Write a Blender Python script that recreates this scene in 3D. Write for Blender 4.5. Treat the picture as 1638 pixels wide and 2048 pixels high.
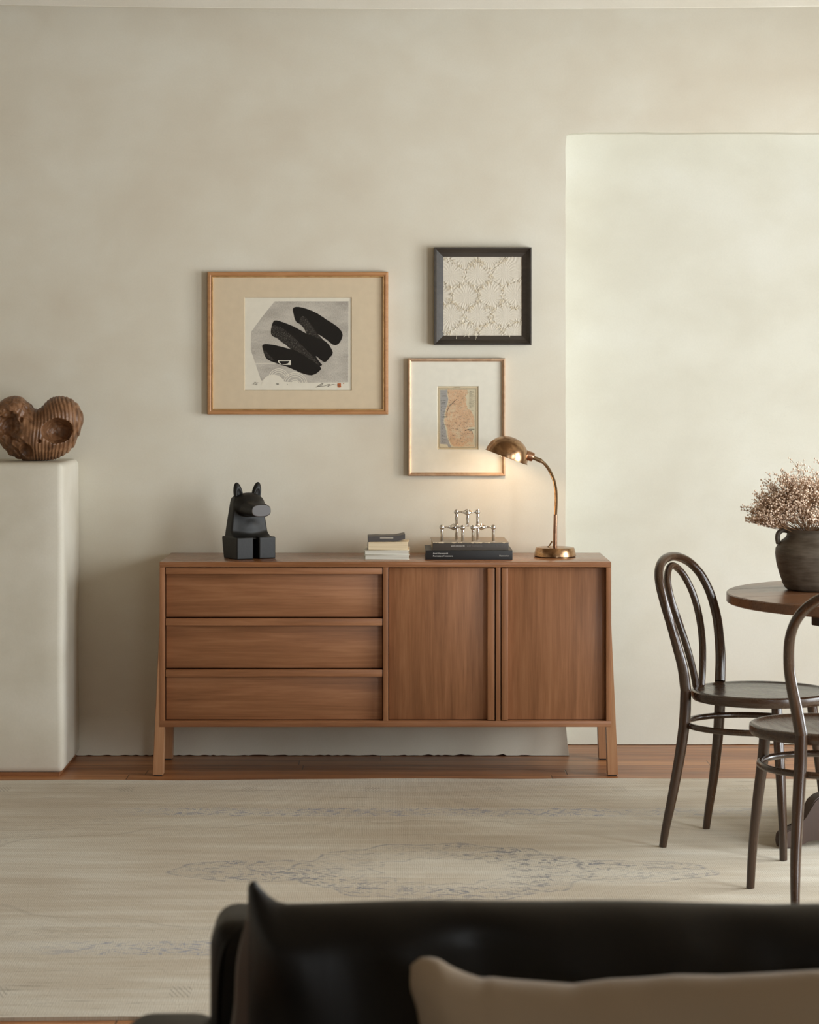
import bpy, bmesh, math, random
import numpy as np
from mathutils import Vector, Matrix
R = math.radians
rnd = random.Random(7)
for o in list(bpy.data.objects): bpy.data.objects.remove(o)
scn = bpy.context.scene
col = scn.collection

# ------------------------------------------------------------------ camera, world, lights
FPX, CX, HY, CAMZ, D0 = 4835.0, 780.0, 751.0, 1.42, 9.02
cam = bpy.data.cameras.new('camera'); camo = bpy.data.objects.new('camera', cam); col.objects.link(camo)
cam.sensor_fit = 'VERTICAL'; cam.sensor_height = 36.0; cam.sensor_width = 28.8
cam.lens = 36.0 * FPX / 2048
cam.shift_x = (819 - CX) / 2048
cam.shift_y = -(1024 - HY) / 2048
camo.location = (0, -D0, CAMZ); camo.rotation_euler = (R(90), 0, 0)
cam.clip_end = 60
cam.dof.use_dof = True; cam.dof.focus_distance = 8.3; cam.dof.aperture_fstop = 8.5
scn.camera = camo
w = bpy.data.worlds.new('world'); scn.world = w; w.use_nodes = True
w.node_tree.nodes['Background'].inputs[0].default_value = (0.75, 0.85, 1.0, 1)
w.node_tree.nodes['Background'].inputs[1].default_value = 0.6
scn.view_settings.view_transform = 'Standard'; scn.view_settings.look = 'None'
scn.view_settings.gamma = 1; scn.view_settings.use_curve_mapping = False
scn.view_settings.exposure = 0.22
WX = 3.0          # inner face of the window wall
WINDOWS = [(-2.75, -1.05), (-5.1, -3.5)]     # window spans along the right wall
WZ0, WZ1 = 0.3, 2.2
def area(name, loc, rot, sx, sy, power, color):
    l = bpy.data.lights.new(name, 'AREA'); l.shape = 'RECTANGLE'; l.size = sx; l.size_y = sy
    l.energy = power; l.color = color
    o = bpy.data.objects.new(name, l); col.objects.link(o); o.location = loc; o.rotation_euler = rot
    return o
for i, (a, b) in enumerate(WINDOWS):
    area('daylight_and_fill', (WX + 0.16, (a + b) / 2, (WZ0 + WZ1) / 2), (0, R(96), 0), WZ1 - WZ0, b - a, [120, 148][i], (0.945, 1.0, 1.03))
# unseen fill light added behind the camera, placed like a window
area('daylight_and_fill', (2.15, -12.1, 1.35), (R(90), 0, 0), 1.6, 1.9, 42, (0.945, 1.0, 1.03))

# ------------------------------------------------------------------ node helpers
class NT:
    def __init__(s, mat): s.t = mat.node_tree; s.n = s.t.nodes; s.l = s.t.links
    def link(s, a, b): s.l.new(a, b)
    def val(s, v, sock):
        if isinstance(v, E): s.link(v.s, sock)
        else: sock.default_value = v
    def math(s, op, *a, clamp=False):
        n = s.n.new('ShaderNodeMath'); n.operation = op; n.use_clamp = clamp
        for i, v in enumerate(a): s.val(v, n.inputs[i])
        return E(s, n.outputs[0])
    def sstep(s, lo, hi, v):
        n = s.n.new('ShaderNodeMapRange'); n.interpolation_type = 'SMOOTHSTEP'
        s.val(v, n.inputs[0]); n.inputs[1].default_value = lo; n.inputs[2].default_value = hi
        return E(s, n.outputs[0])
    def coord(s, kind='Object'):
        n = s.n.new('ShaderNodeTexCoord'); return E(s, n.outputs[kind])
    def xyz(s, v):
        n = s.n.new('ShaderNodeSeparateXYZ'); s.link(v.s, n.inputs[0]); return [E(s, n.outputs[i]) for i in range(3)]
    def vec(s, x, y, z):
        n = s.n.new('ShaderNodeCombineXYZ')
        for i, v in enumerate((x, y, z)): s.val(v, n.inputs[i])
        return E(s, n.outputs[0])
    def scale(s, v, sc, off=(0, 0, 0)):
        n = s.n.new('ShaderNodeMapping'); s.link(v.s, n.inputs[0]); n.inputs['Scale'].default_value = sc; n.inputs['Location'].default_value = off
        return E(s, n.outputs[0])
    def noise(s, v, scale=5, detail=3, rough=0.5, dist=0):
        n = s.n.new('ShaderNodeTexNoise'); s.link(v.s, n.inputs['Vector'])
        n.inputs['Scale'].default_value = scale; n.inputs['Detail'].default_value = detail
        n.inputs['Roughness'].default_value = rough; n.inputs['Distortion'].default_value = dist
        return E(s, n.outputs[0])
    def voro(s, v, scale=5, feature='F1', out='Distance'):
        n = s.n.new('ShaderNodeTexVoronoi'); n.feature = feature; s.link(v.s, n.inputs['Vector']); n.inputs['Scale'].default_value = scale
        return E(s, n.outputs[out])
    def ramp(s, f, stops):
        n = s.n.new('ShaderNodeValToRGB'); s.link(f.s, n.inputs[0]); e = n.color_ramp.elements
        while len(e) < len(stops): e.new(0.5)
        for el, (p, c) in zip(e, stops): el.position = p; el.color = (*c, 1)
        return E(s, n.outputs[0])
    def mix(s, f, a, b, mode='MIX'):
        n = s.n.new('ShaderNodeMix'); n.data_type = 'RGBA'; n.blend_type = mode
        s.val(f, n.inputs[0])
        for v, k in ((a, 6), (b, 7)):
            if isinstance(v, E): s.link(v.s, n.inputs[k])
            else: n.inputs[k].default_value = (*v, 1)
        return E(s, n.outputs[2])
    def bump(s, h, strength=0.3, dist=0.01, normal=None):
        n = s.n.new('ShaderNodeBump'); n.inputs['Strength'].default_value = strength; n.inputs['Distance'].default_value = dist
        s.link(h.s, n.inputs['Height'])
        if normal: s.link(normal.s, n.inputs['Normal'])
        return E(s, n.outputs[0])
    def rand(s):
        n = s.n.new('ShaderNodeObjectInfo'); return E(s, n.outputs['Random'])
class E:
    def __init__(s, nt, sock): s.nt = nt; s.s = sock
    def __add__(s, o): return s.nt.math('ADD', s, o)
    def __radd__(s, o): return s.nt.math('ADD', s, o)
    def __sub__(s, o): return s.nt.math('SUBTRACT', s, o)
    def __rsub__(s, o): return s.nt.math('SUBTRACT', o, s)
    def __mul__(s, o): return s.nt.math('MULTIPLY', s, o)
    def __rmul__(s, o): return s.nt.math('MULTIPLY', s, o)
    def __truediv__(s, o): return s.nt.math('DIVIDE', s, o)
    def abs(s): return s.nt.math('ABSOLUTE', s)
    def sqrt(s): return s.nt.math('SQRT', s)
    def sin(s): return s.nt.math('SINE', s)
    def frac(s): return s.nt.math('FRACT', s)
    def floor(s): return s.nt.math('FLOOR', s)
def sl(r, g, b):   # 0-255 display colour to linear
    f = lambda c: (c / 255 / 12.92) if c / 255 <= 0.04045 else ((c / 255 + 0.055) / 1.055) ** 2.4
    return (f(r), f(g), f(b))
def newmat(name):
    m = bpy.data.materials.new(name); m.use_nodes = True
    return m, NT(m), m.node_tree.nodes['Principled BSDF']
def simple(name, c, rough=0.5, metal=0.0, spec=0.5):
    m, t, b = newmat(name)
    v = t.noise(t.coord(), 35, 3)
    cc = t.mix(v, tuple(x * 0.93 for x in c), tuple(min(1, x * 1.07) for x in c))
    t.link(cc.s, b.inputs['Base Color'])
    b.inputs['Roughness'].default_value = rough; b.inputs['Metallic'].default_value = metal
    b.inputs['Specular IOR Level'].default_value = spec
    return m
def plaster(name, c1, c2, c3, bump=0.2):
    m, t, b = newmat(name); co = t.coord()
    big = t.noise(co, 1.3, 4, 0.55, 0.6); med = t.noise(t.scale(co, (1, 1, 1.4), (3, 1, 2)), 4.0, 3, 0.5, 0.2)
    c = t.ramp(big * 0.62 + med * 0.38, [(0.36, c1), (0.5, c2), (0.64, c3)])
    fine = t.noise(co, 160, 2)
    c = t.mix(t.sstep(0.3, 0.7, fine) * 0.06, c, tuple(x * 0.7 for x in c1))
    # faint hairline scratches
    sv = t.noise(t.scale(co, (1.2, 1, 9), (5, 0, 1)), 2.2, 2, 0.5, 1.2)
    line = 1 - t.sstep(0.0, 0.004, (sv - 0.61).abs())
    gate = t.sstep(0.58, 0.72, t.noise(co, 2.6, 2))
    c = t.mix(line * gate * 0.22, c, tuple(x * 0.6 for x in c1))
    t.link(c.s, b.inputs['Base Color']); b.inputs['Roughness'].default_value = 0.72
    b.inputs['Specular IOR Level'].default_value = 0.3
    h = t.noise(t.scale(co, (1, 1, 1.2)), 2.2, 2, 0.4) * 1.0 + t.noise(co, 18, 4, 0.6) * 0.06
    t.link(t.bump(h, bump, 0.03).s, b.inputs['Normal'])
    return m
def wood(name, dark, mid, light, axis='x', sc=1.0, rough=0.38, contrast=1.0, bump=0.06, coat=0.0):
    m, t, b = newmat(name); co = t.coord()
    r = t.rand(); x, y, z = t.xyz(co); v = t.vec(x + r * 7.3, y + r * 3.1, z + r * 5.7)
    S = {'x': (1.0, 14, 14), 'y': (14, 1.0, 14), 'z': (14, 14, 1.0)}[axis]
    g = t.noise(t.scale(v, tuple(k * sc for k in S)), 1.6, 5, 0.62, 0.5)
    fine = t.noise(t.scale(v, tuple(k * sc * (5 if k > 2 else 2.5) for k in S)), 2.2, 3, 0.6)
    broad = t.noise(t.scale(v, tuple(k * sc * 0.4 for k in S)), 0.9, 2, 0.5)
    f = g * 0.55 + fine * 0.25 + broad * 0.2
    c = t.ramp(f, [(0.5 - 0.17 / contrast, dark), (0.5, mid), (0.5 + 0.17 / contrast, light)])
    t.link(c.s, b.inputs['Base Color'])
    rr = t.math('MULTIPLY_ADD', fine, 0.18, rough - 0.09)
    t.link(rr.s, b.inputs['Roughness'])
    b.inputs['Specular IOR Level'].default_value = 0.5; b.inputs['Coat Weight'].default_value = coat
    b.inputs['Coat Roughness'].default_value = 0.18
    t.link(t.bump(fine * 0.6 + g * 0.4, bump, 0.004).s, b.inputs['Normal'])
    return m
def metal(name, c1, c2, rough, var=0.08):
    m, t, b = newmat(name); co = t.coord()
    n = t.noise(co, 28, 4, 0.6, 0.8); n2 = t.noise(co, 90, 2)
    t.link(t.mix(t.sstep(0.35, 0.65, n), c1, c2).s, b.inputs['Base Color'])
    b.inputs['Metallic'].default_value = 1
    t.link(t.math('MULTIPLY_ADD', n * 0.7 + n2 * 0.3, var * 2, rough - var).s, b.inputs['Roughness'])
    return m

M = {}
M['wall'] = plaster('wall_plaster', sl(209, 200, 182), sl(214, 207, 190), sl(219, 214, 199))
M['alcove'] = plaster('alcove_plaster', sl(209, 205, 190), sl(215, 212, 198), sl(220, 218, 206), 0.18)
M['plinth'] = plaster('plinth_plaster', sl(203, 196, 179), sl(214, 208, 193), sl(222, 217, 204), 0.3)
M['beam'] = plaster('ceiling_plaster', sl(212, 205, 188), sl(217, 211, 196), sl(222, 217, 204), 0.15)
M['ceiling'] = plaster('ceiling_darkened', sl(150, 136, 114), sl(160, 146, 124), sl(170, 156, 134), 0.15)  # unseen ceiling, colour darkened to cut bounce onto the upper wall
WD = (sl(118, 76, 46), sl(144, 96, 62), sl(166, 116, 80))
for ax in 'xyz':
    M['oak_' + ax] = wood('oiled_wood_' + ax, *WD, axis=ax, sc=1.0, rough=0.42, contrast=1.15)
M['oak_top'] = wood('oiled_wood_top', *WD, axis='x', sc=1.0, rough=0.27, contrast=1.1, coat=0.25)
M['oak_pale'] = wood('pale_wood', sl(140, 98, 66), sl(166, 120, 84), sl(184, 140, 102), axis='z', rough=0.42)
M['bent'] = wood('dark_bentwood', sl(42, 26, 15), sl(54, 35, 21), sl(68, 45, 28), axis='z', sc=0.9, rough=0.25, bump=0.03, coat=0.35)
M['bent_seat'] = wood('dark_bentwood_seat', sl(52, 35, 23), sl(58, 40, 27), sl(66, 46, 32), axis='x', sc=0.7, rough=0.27, bump=0.02, coat=0.2)
M['table'] = wood('table_wood', sl(88, 56, 36), sl(108, 72, 46), sl(126, 86, 58), axis='x', sc=0.9, rough=0.3, coat=0.1)
M['table_dark'] = wood('table_dark_wood', sl(40, 25, 16), sl(56, 35, 22), sl(72, 46, 30), axis='z', rough=0.5)
M['frame_wood'] = wood('frame_wood', sl(158, 110, 68), sl(180, 130, 86), sl(196, 148, 102), axis='x', sc=3, rough=0.4)
M['gold'] = metal('gilt', sl(200, 160, 108), sl(222, 184, 132), 0.36)
M['rose'] = metal('pale_gold', sl(196, 164, 136), sl(212, 184, 156), 0.6, 0.05)
M['brass'] = metal('aged_brass', sl(150, 116, 86), sl(192, 156, 120), 0.25, 0.07)
M['copper'] = metal('copper_tube', sl(156, 116, 92), sl(184, 142, 114), 0.26, 0.05)
M['neck'] = metal('gooseneck_metal', sl(140, 116, 88), sl(160, 136, 108), 0.35, 0.05)
M['chrome'] = metal('chrome', sl(222, 220, 216), sl(236, 235, 232), 0.07, 0.03)
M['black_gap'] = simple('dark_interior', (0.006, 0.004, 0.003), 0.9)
M['rubber'] = simple('black_glide', (0.01, 0.009, 0.008), 0.6)
M['mat_beige'] = simple('beige_mat_board', sl(210, 192, 164), 0.85, 0, 0.2)
M['mat_white'] = simple('white_mat_board', sl(226, 221, 206), 0.85, 0, 0.2)
M['paper'] = simple('print_paper', sl(222, 215, 198), 0.85, 0, 0.2)
M['seal'] = simple('orange_seal', sl(178, 92, 44), 0.8)
M['pencil'] = simple('pencil', sl(92, 86, 78), 0.8)
M['dark_frame'] = wood('dark_frame_wood', sl(44, 38, 32), sl(56, 49, 42), sl(68, 60, 52), axis='x', sc=3, rough=0.42)
M['pages'] = simple('page_cream', sl(222, 204, 172), 0.85, 0, 0.2)
M['pages_white'] = simple('page_white', sl(212, 208, 196), 0.85, 0, 0.2)
M['cover_white'] = simple('white_cover', sl(216, 212, 198), 0.55)
M['cover_black'] = simple('black_cover', sl(36, 36, 36), 0.5)
M['cover_grey'] = simple('charcoal_cover', sl(74, 70, 68), 0.5)
M['cover_taupe'] = simple('worn_taupe_cover', sl(150, 136, 118), 0.42)
M['cover_dark'] = simple('dark_grey_cover', sl(70, 64, 58), 0.5)
M['label'] = simple('pale_label', sl(186, 176, 160), 0.6)
M['ink_white'] = simple('white_ink', sl(214, 210, 202), 0.6)
M['ink_grey'] = simple('grey_ink', sl(120, 114, 110), 0.6)
M['blossom'] = simple('dried_blossom', sl(224, 200, 178), 0.9, 0, 0.1)
M['stem'] = simple('dried_stem', sl(140, 108, 80), 0.9, 0, 0.1)
M['window_white'] = simple('painted_window_frame', sl(225, 222, 212), 0.5)

def lines_mat(name, c, c2, k):
    m, t, b = newmat(name); x, y, z = t.xyz(t.coord())
    f = t.noise(t.vec(x * 3, y * 3, z * k), 1.0, 2)
    t.link(t.mix(t.sstep(0.4, 0.6, f), c, c2).s, b.inputs['Base Color']); b.inputs['Roughness'].default_value = 0.9
    b.inputs['Specular IOR Level'].default_value = 0.1
    return m
M['leaf_cream'] = lines_mat('page_edges_cream', sl(208, 188, 154), sl(228, 212, 182), 900)
M['leaf_white'] = lines_mat('page_edges_white', sl(196, 192, 178), sl(220, 217, 205), 900)

def leather():
    m, t, b = newmat('black_leather'); co = t.coord()
    n = t.noise(co, 5, 4); t.link(t.mix(n, (0.004, 0.0035, 0.003), (0.008, 0.007, 0.006)).s, b.inputs['Base Color'])
    t.link(t.math('MULTIPLY_ADD', t.noise(co, 9, 3), 0.2, 0.36).s, b.inputs['Roughness'])
    b.inputs['Specular IOR Level'].default_value = 0.4
    h = t.voro(co, 260) * 0.02 + t.noise(t.scale(co, (1.0, 1, 0.5)), 6, 2, 0.4, 0.8)
    t.link(t.bump(h, 0.3, 0.02).s, b.inputs['Normal']); return m
M['leather'] = leather()
M['leather_edge'] = simple('brown_leather_edge', sl(74, 58, 48), 0.5)
def linen():
    m, t, b = newmat('taupe_velvet'); co = t.coord()
    n = t.noise(co, 4, 3); t.link(t.mix(n, sl(152, 132, 106), sl(172, 152, 126)).s, b.inputs['Base Color'])
    b.inputs['Roughness'].default_value = 0.85; b.inputs['Specular IOR Level'].default_value = 0.15
    b.inputs['Sheen Weight'].default_value = 0.3
    t.link(t.bump(t.noise(co, 8, 4, 0.5, 0.5) + t.noise(co, 300, 2) * 0.05, 0.35, 0.02).s, b.inputs['Normal']); return m
M['linen'] = linen()
def black_wood():
    m, t, b = newmat('blackened_wood'); co = t.coord()
    n = t.noise(t.scale(co, (3, 3, 1)), 26, 4, 0.6)
    t.link(t.mix(n, sl(16, 15, 13), sl(30, 28, 25)).s, b.inputs['Base Color'])
    b.inputs['Roughness'].default_value = 0.5; b.inputs['Specular IOR Level'].default_value = 0.35
    t.link(t.bump(t.noise(co, 120, 3), 0.15, 0.002).s, b.inputs['Normal']); return m
M['black_wood'] = black_wood()
M['nose'] = simple('nose_sheen_grey', sl(74, 68, 66), 0.45)  # lighter grey stands in for the reflection on the flat nose
def burl():
    m, t, b = newmat('burl_wood'); co = t.coord()
    n = t.noise(co, 14, 5, 0.65, 1.2); n2 = t.noise(t.scale(co, (5, 5, 1)), 16, 4)
    c = t.ramp(n * 0.6 + n2 * 0.4, [(0.3, sl(56, 34, 20)), (0.48, sl(116, 80, 52)), (0.66, sl(152, 112, 80))])
    t.link(c.s, b.inputs['Base Color']); b.inputs['Roughness'].default_value = 0.42
    t.link(t.bump(n, 0.5, 0.01).s, b.inputs['Normal']); return m
M['burl'] = burl()
def clay():
    m, t, b = newmat('dark_clay'); x, y, z = t.xyz(t.coord())
    n = t.noise(t.vec(x * 1.2, y * 1.2, z * 9), 9, 4, 0.6); n2 = t.noise(t.vec(x, y, z), 22, 3)
    t.link(t.ramp(n * 0.6 + n2 * 0.4, [(0.35, sl(72, 62, 50)), (0.5, sl(92, 82, 70)), (0.65, sl(110, 100, 88))]).s, b.inputs['Base Color'])
    b.inputs['Roughness'].default_value = 0.55
    t.link(t.bump(n, 0.35, 0.004).s, b.inputs['Normal']); return m
M['clay'] = clay()
def floorboards():
    m, t, b = newmat('floor_boards'); x, y, z = t.xyz(t.coord())
    W = 0.105
    row = (y / W).floor(); fy = (y / W).frac()
    off = (row * 12.9898).sin() * 43.75
    off = off.frac()
    L = 1.5; xx = x / L + off; fx = xx.frac(); cell = xx.floor()
    rn = ((row * 7.13 + cell * 3.71).sin() * 91.7).frac()
    v = t.vec(x * 1.1 + rn * 9, y * 15, rn * 5)
    g = t.noise(v, 1.8, 5, 0.62, 0.5); f2 = t.noise(t.vec(x * 5 + rn * 3, y * 70, rn), 2, 3)
    c = t.ramp(g * 0.6 + f2 * 0.25 + rn * 0.15, [(0.34, sl(124, 76, 44)), (0.5, sl(168, 112, 70)), (0.66, sl(198, 142, 94))])
    gap = 1 - t.sstep(0.0, 0.03, (fy - 0.5).abs() * -1.0 + 0.5)
    gapx = 1 - t.sstep(0.0, 0.0022, (fx - 0.5).abs() * -1.0 + 0.5)
    gg = t.math('MAXIMUM', gap, gapx)
    c = t.mix(gg * 0.8, c, sl(38, 22, 14))
    t.link(c.s, b.inputs['Base Color']); t.link(t.math('MULTIPLY_ADD', f2, 0.2, 0.26).s, b.inputs['Roughness'])
    t.link(t.bump((1 - gg) + g * 0.15, 0.3, 0.003).s, b.inputs['Normal']); return m
M['floor'] = floorboards()
def rugmat():
    m, t, b = newmat('faded_rug'); x, y, z = t.xyz(t.coord())
    wob = t.noise(t.vec(x, y, 0.0), 5, 3) - 0.5; wob2 = t.noise(t.vec(x, y, 3.7), 14, 3) - 0.5
    xd = x + wob * 0.05; yd = y + wob2 * 0.035
    streak = t.noise(t.vec(x * 0.9, y * 9, 1.3), 1.8, 5, 0.6, 0.3)
    blotch = t.noise(t.vec(x, y * 1.4, 5), 1.7, 4, 0.55)
    c = t.ramp(streak * 0.45 + blotch * 0.55, [(0.32, sl(174, 157, 131)), (0.46, sl(188, 174, 150)), (0.56, sl(200, 190, 170)), (0.68, sl(210, 204, 188))])
    ay = yd.abs()
    # worn fibre patches, long thin and dark
    wear = t.noise(t.vec(x * 2.2, y * 16, 9.1), 3.2, 5, 0.7, 0.6)
    zone = t.sstep(0.98, 1.15, ay) * 0.9 + t.sstep(0.55, 0.68, t.noise(t.vec(x, y * 2, 2), 1.5, 2)) * 0.4
    c = t.mix(t.math('MULTIPLY', t.sstep(0.56, 0.68, wear), zone, clamp=True) * 0.6, c, sl(136, 122, 102))
    # speckled fragments of the old pattern
    fr = t.noise(t.vec(x * 1.0, y * 1.6, 4.4), 22, 3, 0.7, 1.3)
    frag = t.sstep(0.54, 0.58, fr)
    fr2 = t.noise(t.vec(x * 1.2, y * 2.0, 8.4), 26, 2, 0.6, 1.5)
    thin = 1 - t.sstep(0.0, 0.022, (fr2 - 0.5).abs())
    patt = t.math('MAXIMUM', frag, thin * 0.8)
    fade = t.sstep(0.40, 0.60, t.noise(t.vec(x, y, 7), 3.0, 3))
    # medallion: round centre with two pendants
    ang = t.math('ARCTAN2', yd, xd)
    lob = (ang * 12).sin() * 0.035
    r1 = ((xd / 0.42) * (xd / 0.42) + (yd / 0.40) * (yd / 0.40)).sqrt() + lob
    ax_ = xd.abs() - 0.52
    r2 = ((ax_ / 0.26) * (ax_ / 0.26) + (yd / 0.15) * (yd / 0.15)).sqrt() + (ang * 31).sin() * 0.05
    ring1 = t.sstep(0.42, 0.60, r1) * (1 - t.sstep(0.94, 1.0, r1))
    body2 = 1 - t.sstep(0.92, 1.0, r2)
    med = t.math('MAXIMUM', ring1, body2 * t.sstep(0.9, 1.0, r1))
    edge1 = (1 - t.sstep(0.0, 0.028, (r1 - 0.98).abs())) ; edge2 = (1 - t.sstep(0.0, 0.05, (r2 - 0.98).abs())) * t.sstep(0.95, 1.0, r1)
    edge3 = (1 - t.sstep(0.0, 0.03, (r1 - 0.46).abs()))
    edges = t.math('MAXIMUM', t.math('MAXIMUM', edge1, edge2), edge3 * 0.6)
    brk = t.sstep(0.40, 0.55, t.noise(t.vec(x, y * 2, 11), 28, 2))
    mk = t.math('MAXIMUM', med * patt * (fade * 0.6 + 0.4), edges * brk * 0.8)
    c = t.mix(mk * 0.95, c, sl(112, 110, 112))
    # blue band along both long borders
    band = t.sstep(0.84, 0.87, ay) * (1 - t.sstep(0.98, 1.01, ay))
    gx = t.sstep(-1.15, -0.7, x) * (1 - t.sstep(0.0, 1.4, x) * 0.85)
    c = t.mix(t.math('MULTIPLY', band * patt * gx, 1.3, clamp=True) * 0.9, c, sl(118, 120, 140))
    c = t.mix(band * 0.18, c, sl(204, 200, 188))
    # fine border lines
    for k, a in ((1.03, 0.3), (0.82, 0.25), (1.33, 0.25)):
        ln = 1 - t.sstep(0.0, 0.008, (ay - k).abs())
        c = t.mix(ln * brk * a, c, sl(140, 126, 108))
    # small hatched patches near the long edges
    hx = ((x / 0.42).frac() - 0.5).abs(); hat = (1 - t.sstep(0.055, 0.065, hx)) * t.sstep(1.30, 1.31, ay) * (1 - t.sstep(1.40, 1.41, ay))
    hl = t.sstep(0.1, 0.5, ((x * 1.0 + y * 0.35) * 520).sin())
    c = t.mix(hat * hl * 0.5, c, sl(140, 128, 108))
    # spandrel outline towards the short ends
    r3 = ((xd / 1.5) * (xd / 1.5) + (yd / 0.74) * (yd / 0.74)).sqrt() + (ang * 22).sin() * 0.03
    out = t.sstep(1.0, 1.05, r3) * (1 - t.sstep(0.8, 0.84, ay))
    ln = (1 - t.sstep(0.0, 0.014, (r3 - 1.02).abs())) * (1 - t.sstep(0.8, 0.84, ay))
    c = t.mix(ln * 0.35, c, sl(146, 132, 112)); c = t.mix(out * patt * fade * 0.28, c, sl(136, 124, 106))
    # weave
    wv = t.noise(t.vec(x * 260, y * 34, 0.0), 1.0, 2); wv2 = ((x * 1100).sin() + (y * 700).sin()) * 0.25 + 0.5
    wmod = wv * 0.7 + wv2 * 0.3
    c = t.mix(t.sstep(0.42, 0.62, wmod) * 0.16, c, sl(158, 148, 130))
    t.link(c.s, b.inputs['Base Color']); b.inputs['Roughness'].default_value = 0.95
    b.inputs['Specular IOR Level'].default_value = 0.08; b.inputs['Sheen Weight'].default_value = 0.15
    t.link(t.bump(wmod + streak * 0.4, 0.28, 0.003).s, b.inputs['Normal']); return m
M['rug'] = rugmat()
def glassmat():
    m = bpy.data.materials.new('picture_glass'); m.use_nodes = True; n = m.node_tree.nodes; n.clear(); l = m.node_tree.links
    o = n.new('ShaderNodeOutputMaterial'); mx = n.new('ShaderNodeMixShader'); tr = n.new('ShaderNodeBsdfTransparent'); g = n.new('ShaderNodeBsdfGlossy')
    g.inputs['Roughness'].default_value = 0.03; fr = n.new('ShaderNodeFresnel'); fr.inputs[0].default_value = 1.3
    ge = n.new('ShaderNodeNewGeometry'); s1 = n.new('ShaderNodeMath'); s1.operation = 'SUBTRACT'; s1.inputs[0].default_value = 1; l.new(ge.outputs['Backfacing'], s1.inputs[1])
    s2 = n.new('ShaderNodeMath'); s2.operation = 'MULTIPLY'; l.new(fr.outputs[0], s2.inputs[0]); l.new(s1.outputs[0], s2.inputs[1]); l.new(s2.outputs[0], mx.inputs[0]); l.new(tr.outputs[0], mx.inputs[1]); l.new(g.outputs[0], mx.inputs[2]); l.new(mx.outputs[0], o.inputs[0])
    return m
M['glass'] = glassmat()
def inkmat():
    m, t, b = newmat('black_ink_drybrush'); co = t.coord('Generated'); ob = t.coord()
    x, y, z = t.xyz(ob)
    # dry-brush break-up that follows the stroke direction
    u = x * 0.8 - z * 0.6; v = x * 0.6 + z * 0.8
    return m, t, b, u, v
def ink(name, dry):
    m, t, b, u, v = inkmat(); m.name = name
    n = t.noise(t.vec(u * 30, 0.0, v * 90), 7, 5, 0.85)
    c = t.mix(t.sstep(dry, dry + 0.08, n), sl(36, 33, 30), sl(150, 142, 130))
    t.link(c.s, b.inputs['Base Color']); b.inputs['Roughness'].default_value = 0.9; b.inputs['Specular IOR Level'].default_value = 0.1
    return m
M['ink'] = ink('black_ink', 0.82)
M['ink_dry'] = ink('black_ink_dry', 0.53)
def greywash():
    m, t, b = newmat('grey_wash'); x, y, z = t.xyz(t.coord())
    n = t.noise(t.vec(x * 90, 0.0, z * 40), 4, 4, 0.7); n2 = t.noise(t.vec(x, 0.0, z * 2.5), 9, 3)
    t.link(t.ramp(n * 0.55 + n2 * 0.45, [(0.36, sl(158, 150, 140)), (0.6, sl(198, 191, 178))]).s, b.inputs['Base Color'])
    b.inputs['Roughness'].default_value = 0.9; b.inputs['Specular IOR Level'].default_value = 0.1; return m
M['wash'] = greywash()
def mapland():
    m, t, b = newmat('map_land'); co = t.coord()
    a = t.voro(co, 150, 'DISTANCE_TO_EDGE'); n = t.noise(co, 60, 4, 0.7); n2 = t.noise(co, 22, 3)
    c = t.ramp(n * 0.5 + n2 * 0.5, [(0.38, sl(196, 158, 122)), (0.5, sl(210, 170, 134)), (0.6, sl(208, 190, 156))])
    c = t.mix((1 - t.sstep(0.03, 0.12, a)) * 0.5, c, sl(196, 178, 146)); c = t.mix(t.sstep(0.57, 0.66, t.noise(co, 260, 3)) * 0.5, c, sl(128, 104, 84))
    t.link(c.s, b.inputs['Base Color']); b.inputs['Roughness'].default_value = 0.9; return m
M['map_land'] = mapland()
M['map_water'] = simple('map_water', sl(160, 156, 150), 0.9)
M['map_paper'] = simple('map_paper', sl(214, 196, 162), 0.9)
M['map_pale'] = simple('map_pale', sl(204, 192, 162), 0.9)
def cloth():
    m, t, b = newmat('woven_textile'); co = t.coord(); x, y, z = t.xyz(co)
    wv = ((x * 2600).sin() + (z * 2600).sin()) * 0.25 + 0.5
    n = t.noise(co, 30, 4)
    t.link(t.mix(n * 0.6 + wv * 0.4, sl(204, 195, 178), sl(220, 212, 197)).s, b.inputs['Base Color'])
    b.inputs['Roughness'].default_value = 0.95; b.inputs['Specular IOR Level'].default_value = 0.05
    t.link(t.bump(wv + n, 0.4, 0.001).s, b.inputs['Normal']); return m
M['cloth'] = cloth()
M['thread'] = simple('frayed_thread', sl(236, 224, 200), 0.95, 0, 0.05)

# ------------------------------------------------------------------ geometry helpers
def sc_at(Y): return FPX / (Y + D0)
def at(px, py, Y):
    s = sc_at(Y); return Vector(((px - CX) / s, Y, CAMZ - (py - HY) / s))
def link_mesh(name, bm, mat, parent=None, smooth=None, world=True):
    me = bpy.data.meshes.new(name)
    if parent is not None and world:
        bmesh.ops.translate(bm, verts=bm.verts, vec=-Vector(parent['_o']))
    bmesh.ops.recalc_face_normals(bm, faces=bm.faces) if not getattr(bm, '_nr', False) else None
    bm.to_mesh(me); bm.free()
    for mm in (mat if isinstance(mat, (list, tuple)) else [mat]): me.materials.append(M[mm])
    if smooth is not None:
        me.polygons.foreach_set('use_smooth', [True] * len(me.polygons)); me.set_sharp_from_angle(angle=R(smooth))
    o = bpy.data.objects.new(name, me); col.objects.link(o)
    if parent is not None: o.parent = parent
    o['_o'] = list(parent['_o']) if parent is not None else [0, 0, 0]
    return o
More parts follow.
